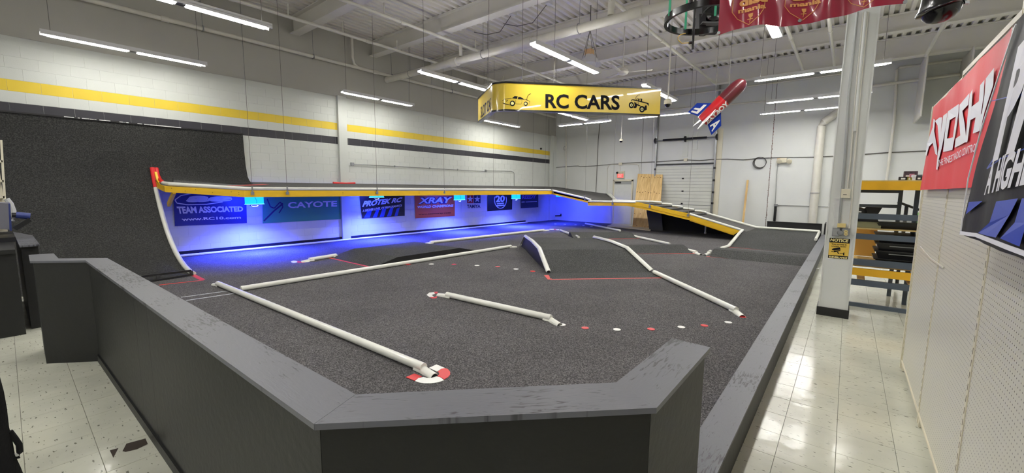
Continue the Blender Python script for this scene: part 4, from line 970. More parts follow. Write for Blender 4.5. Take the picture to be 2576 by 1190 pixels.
# ================================================================ RED ROCKET
t = thing('model_rocket', 'large red model rocket with blue lettered fins hanging nose up', 'rocket')
nose, tail = at_d(1874, 201, 7.4), at_d(1766, 305, 7.8); ax = (nose-tail).normalized(); Lr = (nose-tail).length
red1 = mat('rocket_red', (190, 24, 32), .3, coat=.25); red2 = mat('rocket_red_shaded', (84, 18, 28), .35, coat=.2)  # darker nose red has the body's gradual shading put into its colour
rr = .128
obj('body', B().lathe([(rr*.82, 0), (rr*.86, .02), (rr, Lr*.52)], tail, ax, 28), red1, t, True)
obj('nose_cone', B().lathe([(rr*1.003, Lr*.52)]+[(rr*math.sqrt(max(0.0, 1-((u)**6)))+.001, Lr*(.52+.48*u)) for u in (.1, .25, .4, .55, .7, .82, .9, .96, .995)], tail, ax, 28), red2, t, True)
side = ax.cross(FV).normalized()       # in-picture perpendicular (lower right)
side = side if side.dot(RV) > 0 else -side
outw = ax.cross(side).normalized(); outw = outw if outw.dot(CAM-tail) > 0 else -outw
bl_ = mat('fin_blue', (22, 54, 150), .6, spec=.2)
def fin(dirv, m, root0=.0, root1=.3, sweep_=-.08, span=.19, nm='fin'):
    a = tail+ax*root0*Lr+dirv*rr*.95; c = tail+ax*root1*Lr+dirv*rr*.95; d = c+ax*(sweep_-.08)+dirv*span; e = a+ax*sweep_+dirv*span
    tn = ax.cross(dirv)*.006; return obj(nm, fixn(B().hexa([p-tn for p in (a, c, d, e)], [p+tn for p in (a, c, d, e)]).mesh(nm, m)), None, t), (a, c, d, e), tn
f1, q1, tn1 = fin(side, bl_, .02, .34); f2, q2, tn2 = fin(-side, bl_, .02, .34); f3, q3, tn3 = fin(outw, dotw_m, .0, .3, -.16, .26); f4, q4, tn4 = fin(-outw, dotw_m, .0, .3, -.16, .26)
def findecal(q, tn, s, m=dotw_m, fl=False):
    off = tn*1.3 if tn.dot(CAM-tail) > 0 else -tn*1.3
    a, c, d, e = q; vs, fs = text_shape(s, .03); b = B()
    b.add([(a.lerp(c, .12+.76*(1-v if fl else v))).lerp(e.lerp(d, .12+.76*(1-v if fl else v)), .2+.62*u)+off for u, v in vs], fs); obj('lettering', b, m, t)
findecal(q1, tn1, 'A'); findecal(q2, tn2, 'F', fl=True)
vs, fs = text_shape('FATBOY', .05); b = B()
ang0 = math.radians(4)
for_pts = []
for u, v in vs:
    th = math.radians(8+50*(1-v)); dirp = outw*math.cos(th)+side*math.sin(th); for_pts.append(tail+ax*(Lr*(.03+.5*u))+dirp*(rr*(.865+.135*(.06+.96*u))+.005))
b.add(for_pts, fs); obj('lettering', b, dotw_m, t)
th = math.radians(68); st = outw*math.cos(th)+side*math.sin(th)
obj('side_stripe', B().bar(tail+ax*Lr*.02+st*(rr*.87), tail+ax*Lr*.62+st*(rr-.004), .02, .008, up=tuple(st)), dotw_m, t)
for u in (.3, .62): p = tail+ax*Lr*u; obj('hanging_wire', B().tube([p, (p.x, p.y, 6.29)], .004, 5), wire_m, t)
place(t, (nose+tail)/2)

# ================================================================ PILLAR
PX = 7.0
s = B().box((PX, -.12, 0), (PX+.32, .20, 6.28)); pil = struct('trim_1', s, panel_m); pil['kind'] = 'structure'
obj('corner_bead', B().box((PX-.012, .185, .14), (PX, .2, 6.28)).box((PX-.012, -.12, .14), (PX, -.105, 6.28)), panel_m, pil)
obj('pillar_base', B().box((PX-.016, -.135, 0), (PX+.33, .215, .115)), shade_m, pil)
PF = lambda off: (lambda x, y: at_x(x, y, PX-off))
def pil_pipe(label, pts, r, m=pipe_m): return pipe('pillar_conduit', label, [PF(.02+r)(*p) for p in pts], r, m, 'conduit', n=8)
pil_pipe('widest grey conduit running down the pillar face', [(2157, 30), (2135, 240), (2125, 400), (2110, 574)], .014, cond_m)
pil_pipe('thin conduit ending at the pale switch box on the pillar', [(2172, 30), (2152, 240), (2139, 400), (2131, 474)], .009)
pil_pipe('conduit running down the right side of the pillar face', [(2184, 30), (2163, 240), (2148, 420), (2143, 500), (2136, 575)], .009)
pil_pipe('broad raised channel near the middle of the pillar top', [(2178, 30), (2158, 240), (2150, 330)], .016, panel_m)
def pbox(x0, y0, x1, y1, d): a, c = at_x(x0, y0, PX-d), at_x(x1, y1, PX-d); return (PX-d, min(a.y, c.y), min(a.z, c.z)), (PX-.001, max(a.y, c.y), max(a.z, c.z))
t = thing('switch_box', 'pale switch box on the pillar', 'switch'); obj('box_body', B().box(*pbox(2117, 475, 2138, 498, .05)), cream_m, t); obj('switch_slot', B().box(*pbox(2121, 489, 2130, 490.5, .053)), dkmetal_m, t); place(t, at_x(2127, 486, PX))
t = thing('junction_box', 'grey square junction box above the notice on the pillar', 'box'); obj('box_body', B().box(*pbox(2094.5, 574, 2111, 595, .07)), steel_m, t); obj('cover', B().box(*pbox(2096, 576, 2110, 593, .075)), cond_m, t); place(t, at_x(2102, 585, PX))
tag(obj('junction_box', B().box(*pbox(2107, 562, 2127, 573, .06)), amber_m), 'small yellowish box above the grey ones on the pillar', 'box')
t = thing('power_outlet', 'grey outlet box with two yellow sockets on the pillar', 'outlet'); obj('box_body', B().box(*pbox(2119, 574, 2137, 595, .08)), steel_m, t)
for y in (582.5, 589): q = at_x(2128, y, PX-.081); obj('socket', B().lathe([(.02, 0), (.02, .004)], q, (-1, 0, 0), 14), amber_m, t); obj('socket_slot', B().box((q.x-.006, q.y-.009, q.z-.004), (q.x-.0045, q.y-.005, q.z+.006)).box((q.x-.006, q.y+.005, q.z-.004), (q.x-.0045, q.y+.009, q.z+.006)), dkmetal_m, t)
obj('plug_cover', B().lathe([(.03, 0), (.04, .03), (.03, .06)], at_x(2114, 585, PX-.03), (-1, 0, 0), 12), steel_m, t, True)
place(t, at_x(2128, 585, PX))
t = thing('notice_sign', 'black and yellow surveillance notice taped to the pillar', 'sign')
N_ = PF(.006)
sgn = lambda q, m, off, nm: obj(nm, B().add([PF(off)(*p) for p in q], [(0, 1, 2, 3)]), m, t)
sgn([(2086, 596.5), (2140, 600), (2133.5, 654), (2081.5, 650)], dotw_m, .004, 'backing'); ny = mat('notice_yellow', (228, 190, 80), .4)
sgn([(2087.2, 597.8), (2139, 601.3), (2132.5, 652.6), (2082.6, 648.8)], sblk, .006, 'dark_field'); sgn([(2086.3, 609.6), (2137.2, 612.8), (2134, 645), (2083.8, 641.5)], ny, .008, 'yellow_field')
lettering(t, 'NOTICE', ((2090, 599.5), (2135, 602), (2133.5, 610.3), (2088.5, 606.8)), PF(.011), mat('notice_cream', (240, 225, 160), .5), bold=.05)
lettering(t, 'THIS STORE IS', ((2092, 612.5), (2130, 614.8), (2129.6, 617.8), (2091.6, 615.6)), PF(.011), sblk, bold=.02)
lettering(t, 'UNDER VIDEO', ((2092, 617.5), (2129, 619.8), (2128.6, 622.6), (2091.6, 620.6)), PF(.011), sblk, bold=.02)
lettering(t, 'SURVEILLANCE', ((2085.3, 643.6), (2131.5, 647), (2130.5, 651.3), (2084.6, 648)), PF(.011), MATS['notice_cream'], bold=.05)
cz = lambda l: [(2060+x/10.82, 560+y/10.82) for x, y in l]
shape(t, [cz(l) for l in ([(355,720),(400,700),(570,672),(592,735),(420,760),(350,740)], [(400,770),(580,752),(585,768),(440,805),(400,808)], [(340,770),(370,768),(372,800),(350,800)], [(490,790),(520,800),(545,830),(545,850),(520,855),(510,830)], [(560,838),(660,838),(660,855),(560,852)], [(660,830),(680,808),(692,808),(690,895),(670,897),(655,870)])], PF(.011), sblk, 'camera_symbol')
place(t, at_x(2110, 625, PX))
b = B().tri([(2053, 675), (2061, 673), (2061, 678)], lambda x, y: at_x(x, y, PX-.01)); tag(obj('paper_scrap', b, dotw_m), 'tiny white paper corner at the left edge of the pillar', 'paper')
# ================================================================ SHELVING RACK BEHIND THE PILLAR
RX = 7.85
t = thing('storage_rack', 'open steel storage rack with grey and yellow beams between the pillar and the cream shelving', 'rack')
def rb(ya, yb, m, x=RX, y0=.02, y1=-1.15, nm='beam', tilt=0.):
    a, c = at_x(2200, ya, x).z, at_x(2200, yb, x).z; return obj(nm, B().box((x, y1, min(a, c)), (x+.045, y0, max(a, c))), m, t)
rb(456, 478, racky_m); rb(538, 552, rack_m); rb(590, 604, rack_m, nm='beam'); rb(655, 671, rack_m); rb(679, 697, racky_m); rb(708, 723, rack_m); rb(768, 783, rack_m)
XR2 = RX+1.15
for (ya, yb) in ((478, 485), (514, 522)): rb(ya, yb, rack_m, XR2, 0.1, -.62)
for x, y in ((RX+.05, .06), (XR2, -.64), (XR2, -1.2), (RX+.6, -.78), (RX+.05, -1.16)):
    obj('post', B().box((x, y-.03, 0), (x+.05, y+.02, 1.95 if x < 8.6 else 1.8)), rack_m, t)
obj('shelf_board', B().box((RX+.05, -1.1, 1.15), (XR2, 0, 1.17)), tanw_m, t)
zs_ = at_x(2200, 604, RX).z
obj('shelf_board', B().box((RX+.05, -1.1, .60), (XR2, 0, .62)), tanw_m, t); obj('shelf_board', B().box((RX+.05, -1.1, 1.74), (XR2, 0, 1.76)), tanw_m, t)
for y in (-.2, -.75): obj('cross_slat', B().box((RX+.05, y-.09, .40), (XR2, y, .42)), plyw_m, t)
obj('back_board', B().box((XR2+.06, -.42, .62), (XR2+.08, .1, 1.12)), mat('yellow_board', (236, 184, 90), .5), t)
place(t, (8.3, -.55, 0))
# stacked black trays
zb = .622
for k in range(4):
    z = zb+k*.115; y0, y1 = -1.06, -.36; x0 = RX+.12
    tr = thing('storage_tray', ('lowest', 'second lowest', 'second highest', 'topmost')[k]+' of the black plastic trays stacked on the rack', 'tray', group='black trays on the rack')
    bo = B().hexa([(x0+.05, y0+.05, z), (x0+.6, y0+.05, z), (x0+.6, y1-.05, z), (x0+.05, y1-.05, z)], [(x0+.02, y0+.02, z+.10), (x0+.62, y0+.02, z+.10), (x0+.62, y1-.02, z+.10), (x0+.02, y1-.02, z+.10)])
    obj('tray_body', fixn(bo.mesh('tray_body', blackp_m)), None, tr); obj('rim', B().box((x0-.005, y0, z+.098), (x0+.64, y1, z+.113)), blackp_m, tr)
    obj('label_strip', B().box((x0+.018, y0+.18, z+.06), (x0+.026, y1-.16, z+.072)), steel_m, tr); place(tr, (x0+.3, (y0+y1)/2, z))
t = thing('black_bin', 'black lidded bin on the upper rack shelf', 'bin')
obj('bin_body', B().hexa([(RX+.1, -.95, 1.171), (RX+.7, -.95, 1.171), (RX+.7, -.4, 1.171), (RX+.1, -.4, 1.171)], [(RX+.06, -1.0, 1.25), (RX+.75, -1.0, 1.25), (RX+.75, -.35, 1.25), (RX+.06, -.35, 1.25)]), blackp_m, t); obj('lid', B().box((RX+.08, -.98, 1.25), (RX+.72, -.37, 1.275)), gloss_m, t); place(t, (RX+.4, -.68, 1.171))
t = thing('office_chair_seat', 'black padded seat piece with metal strips lying on the rack', 'seat')
obj('cushion', fixn(B().hexa([(RX+.15, -.33, 1.30), (RX+.5, -.33, 1.30), (RX+.5, -.12, 1.30), (RX+.15, -.12, 1.30)], [(RX+.25, -.40, 1.47), (RX+.42, -.4, 1.47), (RX+.42, -.22, 1.47), (RX+.25, -.22, 1.47)]).mesh('cushion', blackp_m)), None, t)
obj('base_pad', B().box((RX+.1, -.36, 1.262), (RX+.5, -.06, 1.30)), blackp_m, t); obj('metal_strip', B().box((RX+.135, -.38, 1.345), (RX+.15, -.25, 1.355)), steel_m, t)
place(t, (RX+.3, -.2, 1.262))
t = thing('helmet_bag', 'small rounded black bag with a pale mark on the rack', 'bag'); q = Vector((RX+.25, -.14, 1.38)); obj('bag_body', B().lathe([(.03, -.09), (.09, -.06), (.11, 0), (.08, .06), (.02, .085)], q, (0, 0, 1), 14), blackp_m, t, True)
obj('mark', B().box((q.x-.112, q.y-.03, q.z+.01), (q.x-.105, q.y+.05, q.z+.03)), dotw_m, t); place(t, q+Vector((0, 0, -.09)))
tag(obj('cardboard_slab', B().box((RX+.08, -.40, 1.172), (RX+.6, -.03, 1.258)), mat('olive_card', (150, 148, 112), .7)), 'flat olive grey box under the black bags on the rack', 'box')
tag(obj('green_bag', fixn(B().lathe([(.04, 0), (.12, .02), (.15, .12), (.11, .24), (.05, .33), (.02, .36)], (XR2-.1, -.98, 1.171), (0, 0, 1), 14).mesh('green_bag', lime_m)), None, None, True), 'bright lime green bag behind the rack beam next to the cream shelving', 'bag')
# boxes on the top beam
bx = [((2275, 431, 2308, 445), (90, 70, 80), 'patterned dark game box behind on top of the rack'), ((2262, 445, 2282, 454), (28, 26, 30), 'flat black box on top of the rack, left'), ((2281, 446, 2294, 454), (220, 200, 60), 'small yellow and black box on top of the rack'), ((2295, 440, 2304, 454), (225, 228, 236), 'small white box on top of the rack'), ((2304, 444, 2320, 454), (34, 30, 34), 'dark box at the right end of the rack top'), ((2290, 437, 2300, 446), (190, 120, 140), 'small pink box on top of the rack')]
for k, ((x0, y0, x1, y1), c, l) in enumerate(bx):
    xx = RX+.08+(.25 if k in (0,) else .12 if k == 5 else 0); a, e = at_x(x0, y0, xx), at_x(x1, y1, xx); zb0 = 1.871
    b = thing('shelf_box', l, 'box'); m_ = mat('boxc%d' % k, c, .5, dark=tuple(int(v*.35) for v in c) if k in (0, 2) else None, scale=30)
    obj('carton', B().box((xx, e.y, 1.86), (xx+.1, a.y, a.z)), m_, b); obj('front_label', B().box((xx-.002, e.y+.02, (a.z+1.86)/2-.012), (xx, a.y-.02, (a.z+1.86)/2+.01)), dotw_m if k != 3 else bl_, b); place(b, (xx, (a.y+e.y)/2, 1.86))
obj('top_board', B().box((RX, -1.15, at_x(2200, 456, RX).z), (XR2, 0, 1.859)), tanw_m, bpy.data.objects['storage_rack']).location -= bpy.data.objects['storage_rack'].location
for x, y, z, s, c, l in ((9.6, -1.0, .95, (.3, .35, .35), (225, 222, 216), 'white carton stack beyond the rack'), (9.5, -1.12, 1.5, (.25, .28, .12), (120, 40, 60), 'dark red box beyond the rack')):
    pass
t = thing('folding_table', 'white topped folding table with black boxes beyond the rack', 'table')
obj('tabletop', B().box((10.2, -1.9, 1.0), (10.9, -1.0, 1.03)), dotw_m, t)
for y in (-1.05, -1.8):
    for x in (10.25, 10.85): obj('leg', B().tube([(x, y, 0), (x, y, 1.0)], .015, 8), steel_m, t)
place(t, (10.5, -1.4, 0))
t = thing('carton', 'white and maroon carton on the folding table', 'box'); obj('carton_body', B().box((10.3, -1.35, 1.031), (10.6, -1.1, 1.26)), dotw_m, t); obj('carton_band', B().box((10.295, -1.3, 1.16), (10.3, -1.15, 1.2)), redpvc_m, t); place(t, (10.4, -1.2, 1.031))
t = thing('black_bicycle_frame', 'black folded metal stand leaning beyond the rack', 'stand'); obj('tube', B().tube([at_x(2258, 508, 9.6), at_x(2313, 528, 9.6)], .02, 8), blackp_m, t); obj('tube', B().tube([at_x(2281, 518, 9.6), (9.6, at_x(2270, 600, 9.6).y, .02)], .025, 8), blackp_m, t); t.name = 'folded_stand'; place(t, (9.6, -1.2, 0))

# ================================================================ CREAM PEGBOARD SHELVING
GY = -.53; g = thing('pegboard_gondola', 'tall cream pegboard shelving unit along the right side of the aisle', 'shelving')
xs = [at_y(2264, 935, GY).x-.06, at_y(2318, 1040, GY).x, at_y(2433, 1190, GY).x-.0]
xs = [5.30, 4.10, 2.88, 1.66, .5]
ZT = [2.46, 2.50, 2.62, 2.62]
for i in range(4):
    x1, x0 = xs[i], xs[i+1]
    obj('pegboard_panel', B().box((x0+.012, GY-.005, .10), (x1-.012, GY, ZT[i]-.03)), peg_m, g)
    obj('top_channel', B().box((x0, GY-.02, ZT[i]-.03), (x1, GY+.006, ZT[i])), cream_m, g)
    obj('bottom_channel', B().box((x0, GY-.02, .085), (x1, GY+.008, .10)), cream_m, g)
    obj('core_panel', B().box((x0, GY-.1, .1), (x1, GY-.06, ZT[i]-.04)), cream_m, g)
for i, x in enumerate(xs[:-1]):
    obj('upright', B().box((x-.016, GY-.06, .02), (x+.016, GY+.004, ZT[min(i, 3)]-.01)), cream_m, g)
    sl = B()
    for k in range(38): sl.box((x-.003, GY+.0035, .14+k*.0605), (x+.003, GY+.0048, .172+k*.0605))
    o = obj('upright_slots', sl, mat('slot_dark', (120, 114, 96), .7), g); o['kind'] = 'stuff'
    obj('foot', B().box((x-.05, GY-.055, .006), (x+.05, GY+.0, .09)), cream_m, g)
obj('end_panel', B().box((5.30, GY-.5, .02), (5.33, GY+.012, 2.46)), cream_m, g)
place(g, (3, GY, 0))
t = thing('peg_scratch', 'bent clear plastic strip on the lower pegboard', 'strip')
obj('strip', B().sweep([at_y(x, y, GY+.006) for x, y in ((2316, 622), (2340, 650), (2372, 672))], [(-.002, -.006), (.002, -.006), (.002, .006), (-.002, .006)]), mat('clear_strip', (232, 230, 222), .2), t); place(t, at_y(2340, 650, GY)); t.name = 'plastic_strip'
# shelf fins behind
for x in (4.9, 4.0): pass

# ================================================================ CLOTH BANNERS ON THE PEGBOARD
def cloth(name, label, y0, quad, m, waves, parent=None, back=True, nx=28, nz=24, group=None, amp=.004):
    """quad TL, TR, BR, BL as pixels meeting the vertical plane y=y0"""
    t = thing(name, label, 'banner', group=group)
    W_ = lambda x, z: amp*math.sin(waves*x+1.3*z)+amp*.5*math.sin(2.3*waves*x-2*z)
    def fn(px, py, off=0.):
        p = at_y(px, py, y0+off); return Vector((p.x, y0+W_(p.x, p.z)+off, p.z))
    c3 = [at_y(*q, y0) for q in quad]; b = B(); vs = []; fs = []
    for j in range(nz+1):
        for i in range(nx+1):
            u, v = i/nx, j/nz; p = c3[0].lerp(c3[1], u).lerp(c3[3].lerp(c3[2], u), v); vs.append((p.x, y0+W_(p.x, p.z), p.z))
    for j in range(nz):
        for i in range(nx): k = j*(nx+1)+i; fs.append((k, k+1, k+nx+2, k+nx+1))
    b.add(vs, fs); o = obj('cloth', b, m, t, True); return t, fn, c3
ky_red = mat('banner_red', (226, 44, 56), .45, bump=.1, bscale=12); bwhite = mat('banner_white', (232, 232, 236), .5)
t, fn, c3 = cloth('red_banner', 'red cloth banner with big white angular letters hung on the pegboard', GY+.045, [(2349, 270), (2549, 66), (2490, 470), (2314, 478)], ky_red, 9)
kf = lambda x, y: fn(2300+x/2.975, 80+y/2.975, .008)
K_ = [[(80,922),(92,835),(140,715),(147,650),(158,660),(150,740),(162,870),(165,925),(152,915),(138,830),(115,860),(98,928)],
 [(158,668),(183,642),(200,640),(196,760),(215,628),(250,605),(240,700),(210,870),(188,960),(180,1032),(163,1030),(170,900),(185,850),(172,700)],
 [(330,548),(415,458),(408,545),(358,592),(378,690),(402,820),(350,845),(292,868),(300,800),(345,775),(340,720),(325,640)],
 [(420,470),(448,428),(440,560),(480,520),(492,400),(520,360),(512,480),(492,610),(480,742),(438,762),(458,640),(430,660),(407,822),(395,830),(402,700)],
 [(530,350),(590,270),(582,400),(520,600),(484,745),(484,640),(500,600),(520,470)]]
shape(t, K_, kf, bwhite, 'lettering')
shape(t, [[(255,595),(325,540),(322,600),(298,760),(275,885),(218,900),(232,760)]], kf, bwhite, 'lettering', holes=([(272,660),(303,635),(282,790),(250,800)],))
lettering(t, 'THE FINEST RADIO CONTROL', ((2360, 405), (2456, 358), (2452, 380), (2362, 420)), lambda x, y: fn(x, y, .008), bwhite, bold=.01)
place(t, c3[0])
bk = mat('banner_black', (18, 18, 21), .5, spec=.3, bump=.15, bscale=9); bb1 = mat('banner_blue', (26, 66, 186), .35)
yb_ = GY+.10
t, fn, c3 = cloth('black_banner', 'black and blue cloth banner overlapping the red one at the right edge', yb_, [(2552, 58), (2640, -60), (2660, 690), (2416, 588)], bk, 11, amp=.004)
d4 = lambda x, y: fn(x, y, .009)
obj('hem', B().sweep([d4(2417, 586), d4(2450, 591), d4(2490, 604), d4(2530, 621), d4(2576, 638), d4(2640, 676)], [(-.002, -.008), (.002, -.008), (.002, .008), (-.002, .008)]), bwhite, t)
obj('hem', B().sweep([d4(2418, 586), d4(2437, 450), d4(2470, 330), d4(2510, 190), d4(2551, 62)], [(-.002, -.004), (.002, -.004), (.002, .004), (-.002, .004)]), bwhite, t)
p0, p1 = at_y(2507, 398, yb_), at_y(2537, 283, yb_); Hh = (p1-p0).length
pm = lambda u, v: (lambda x, z: Vector((x, yb_+.011+.004*math.sin(11*x+1.3*z)+.002*math.sin(25.3*x-2*z), z)))((p0.x-1.75*u-(.10*v)), p0.z+.0*u+v*.34+.10*u)
def wtext(s, x0, z0, w, h, rise, sh, m, bold=.03):
    vs, fs = text_shape(s, bold, 0); b = B()
    def f(u, v):
        x = x0-w*u-sh*v*h; z = z0+h*v+rise*u; return Vector((x, yb_+.011+.004*math.sin(11*x+1.3*z)+.002*math.sin(25.3*x-2*z), z))
    b.add([f(u, v) for u, v in vs], fs); obj('lettering', b, m, t)
wtext('PROTEK', p0.x, p0.z-.02, 1.5, .40, .10, .35, bwhite, .05)
a_ = at_y(2482, 492, yb_); wtext('A HIGHER LEVEL OF PERFORMANCE', a_.x, a_.z, 2.0, .13, .15, .3, bwhite, .04)
shape(t, [[(2440, 508), (2466, 506), (2432, 539)], [(2455, 586), (2490, 560), (2508, 507), (2557, 499), (2540, 540), (2510, 598), (2480, 592)], [(2520, 600), (2548, 560), (2566, 499), (2600, 497), (2580, 560), (2560, 620)]], d4, bb1, 'blue_flash')
shape(t, stroke([(2478, 425), (2508, 385), (2520, 330), (2534, 274), (2576, 235)], 3)+stroke([(2478, 425), (2515, 400), (2580, 372)], 3)+stroke([(2490, 255), (2530, 245), (2576, 195)], 2), d4, bb1, 'blue_outline')
place(t, c3[0])

# ================================================================ MAROON BANNER OVERHEAD
z_ = 2.62; A, C_ = at_z(1806, 88, z_), at_z(2270, 14, z_); dM = (C_-A).normalized(); nM = Vector((-dM.y, dM.x, 0)); nM = nM if nM.dot(CAM-A) > 0 else -nM
mar = mat('banner_maroon', (166, 34, 62), .22, coat=.5, bump=.0); gold = mat('banner_gold', (238, 166, 96), .4)
t = thing('maroon_banner', 'glossy maroon banner with gold shield emblems hanging across the top', 'banner')
Lm = (C_-A).length; Wm = lambda s, z: .022*math.sin(9*s+2.5*(z-2.6))+.012*math.sin(23*s-6*z)+.007*math.sin(41*s+9*z)
def mfn(px, py, off=.004):
    p = at_pl(px, py, A, nM); s = (p-A).dot(dM); return p+nM*(Wm(s, p.z)+off)
vs, fs = [], []; nx, nz = 110, 30
for j in range(nz+1):
    for i in range(nx+1):
        s, z = Lm*i/nx, z_+.75*j/nz; z += .012*math.sin(PI*i/nx*3)*(1-j/nz); p = A+dM*s; vs.append((p.x+nM.x*Wm(s, z), p.y+nM.y*Wm(s, z), z))
for j in range(nz):
    for i in range(nx): k = j*(nx+1)+i; fs.append((k, k+1, k+nx+2, k+nx+1))
obj('cloth', B().add(vs, fs), mar, t, True)
def m1(x, y): return (1800+x/5.257, y/5.257)
def shield(cx, top, w, tipy, shear):
    L = [(cx-w, top), (cx-w-2, top+190+0*shear)]; return stroke([m1(*p) for p in ((cx-w+10, top), (cx-w-8, top+200), (cx-w+60, top+285), (cx, tipy), (cx+w-70, top+255), (cx+w-5, top+150), (cx+w+8, top))], 1.6)
for _a in ((440, -20, 210, 345, 0), (1150, -120, 225, 262, 0), (1960, -260, 215, 98, 0)): shape(t, shield(*_a), mfn, gold, 'shield_outline')
lettering(t, 'disc', (m1(320, -18), m1(690, -70), m1(690, 50), m1(315, 104)), mfn, gold, bold=.05)
lettering(t, 'mania', (m1(300, 125), m1(660, 75), m1(665, 140), m1(300, 190)), mfn, gold, bold=.04)
lettering(t, 'mania', (m1(990, 30), m1(1395, -30), m1(1395, 35), m1(985, 90)), mfn, gold, bold=.04)
lettering(t, 'disc', (m1(1010, -110), m1(1400, -170), m1(1400, -50), m1(1000, 10)), mfn, gold, bold=.05)
lettering(t, 'mania', (m1(1780, -110), m1(2120, -160), m1(2120, -90), m1(1780, -45)), mfn, gold, bold=.04)
for cx, cy in ((465, 200), (1175, 100), (1970, -50)):
    shape(t, [[m1(cx-30, cy), m1(cx+32, cy-5), m1(cx+28, cy+35), m1(cx+5, cy+55), m1(cx-15, cy+52), m1(cx-30, cy+25)], [m1(cx-45, cy+70), m1(cx+30, cy+62), m1(cx+30, cy+74), m1(cx-45, cy+80)], [m1(cx-8, cy+50), m1(cx+4, cy+50), m1(cx-12, cy+120), m1(cx-18, cy+118)]], mfn, gold, 'basket_symbol')
for px in (1808, 2012, 2272): q = mfn(px, 85-(px-1808)*.155-2, .006); obj('grommet', B().lathe([(.009, 0), (.009, .003), (.004, .003)], q, nM, 12), steel_m, t)
obj('hanging_rod', B().tube([A+Vector((0, 0, .75)), C_+Vector((0, 0, .75))], .01, 8), steel_m, t)
for s in (.1, .9): p = A.lerp(C_, s); obj('hanging_wire', B().tube([(p.x, p.y, z_+.75), (p.x, p.y, 6.29)], .004, 5), wire_m, t)
place(t, A)

# ================================================================ BLACK HOOP AND BRACKETS
t = thing('black_hoop', 'glossy black hanging hoop with green straps left of the maroon banner', 'hoop')
zr_ = 3.0; L1 = at_z(1675, 62, zr_); Bm = at_z(1745, 82, zr_); Tm = at_z(1790, 6, zr_)
def circ(a, b, c):
    ax_, ay, bx_, by, cx_, cy_ = a.x, a.y, b.x, b.y, c.x, c.y; d = 2*(ax_*(by-cy_)+bx_*(cy_-ay)+cx_*(ay-by))
    ux = ((ax_**2+ay**2)*(by-cy_)+(bx_**2+by**2)*(cy_-ay)+(cx_**2+cy_**2)*(ay-by))/d; uy = ((ax_**2+ay**2)*(cx_-bx_)+(bx_**2+by**2)*(ax_-cx_)+(cx_**2+cy_**2)*(bx_-ax_))/d
    return ux, uy, math.hypot(ax_-ux, ay-uy)
ux, uy, ur = circ(L1, Bm, Tm)
obj('ring', B().sweep([(ux+ur*math.cos(a), uy+ur*math.sin(a), zr_) for a in [i*2*PI/56 for i in range(57)]], [(-.012, -.02), (.012, -.02), (.012, .025), (-.012, .025)], caps=False), gloss_m, t, True)
for px in (1684, 1724, 1799):
    q = at_z(px, 40 if px != 1724 else 74, zr_); 
    obj('green_strap', B().box((q.x-.004, q.y-.008, zr_), (q.x+.004, q.y+.008, 6.0)), green_m, t)
obj('hanging_rod', B().tube([at_z(1738, 8, zr_+.02), at_z(1738, 8, zr_+.02)+Vector((0, 0, 2.9))], .014, 8), blackp_m, t)
a_ = at_d(1752, 10, 3.4); c_ = at_d(1742, 124, 3.4); obj('slim_pole', B().tube([c_, (c_.x, c_.y, c_.z+2.0)], .010, 8), blackp_m, t); obj('pole_tee', B().tube([at_d(1742, 107, 3.4), at_d(1733, 108, 3.4)], .012, 8), blackp_m, t)
yw_ = mat('yellow_hose', (214, 176, 60), .5)
obj('yellow_tube', B().tube([at_d(x, y, 3.4) for x, y in ((1733, 108), (1715, 109), (1706, 101), (1705, 94), (1712, 87), (1725, 84))], .003, 6), yw_, t)
place(t, (ux, uy, zr_))
t = thing('hanging_projector', 'grey and black box shaped fan unit behind the hoop, beside the maroon banner', 'equipment')
q = at_d(1783, 45, 3.6); r_, u_ = RV, UV
obj('casing', B().obox(q, RV*.085, UV*.12, FV*.06), blackp_m, t); obj('side_box', B().obox(at_d(1762, 60, 3.55), RV*.028, UV*.065, FV*.04), dkmetal_m, t)
obj('round_grille', B().lathe([(.075, 0), (.07, .02), (.04, .03), (.001, .032)], q-FV*.062, tuple(-FV), 20), gloss_m, t, True); obj('shelf_bar', B().obox(at_d(1790, 60, 3.5), RV*.09, UV*.004, FV*.03), steel_m, t); obj('badge', B().obox(at_d(1784, 41, 3.44), RV*.016, UV*.004, FV*.002), steel_m, t)
obj('cable', B().tube([at_d(x, y, 3.5) for x, y in ((1764, 42), (1772, 28), (1782, 18), (1796, 8), (1800, -10))], .004, 6), blackp_m, t); obj('cable', B().tube([at_d(x, y, 3.5) for x, y in ((1756, 85), (1760, 90), (1770, 90), (1785, 84), (1800, 80))], .004, 6), blackp_m, t)
obj('mount_pole', B().tube([q, (q.x, q.y, 6.29)], .015, 8), blackp_m, t)
place(t, q)
# dome camera overhead
t = thing('security_dome', 'big black security camera dome hanging near the upper right', 'camera')
q = at_d(2366, 19, 2.0); ax_ = (Vector((0, 0, 1))*.93+RV*(-.28)).normalized(); ax_ = (UV*.95-RV*.22).normalized()
obj('collar', B().lathe([(.045, .10), (.066, .04), (.082, .01), (.092, -.002), (.092, -.010), (.075, -.016)], q, tuple(ax_), 36), gloss_m, t, True)
obj('smoked_dome', B().lathe([(.073, -.012), (.07, -.028), (.059, -.048), (.039, -.062), (.016, -.069), (.001, -.07)], q, tuple(ax_), 36), gloss_m, t, True)
obj('clip', B().obox(q+RV*.06-UV*.01-FV*.06, RV*.01, UV*.006, FV*.004), steel_m, t)
obj('drop_pole', B().tube([q+ax_*.1, (q+ax_*.1)+Vector((0, 0, 3.2))], .025, 10), blackp_m, t); place(t, q)

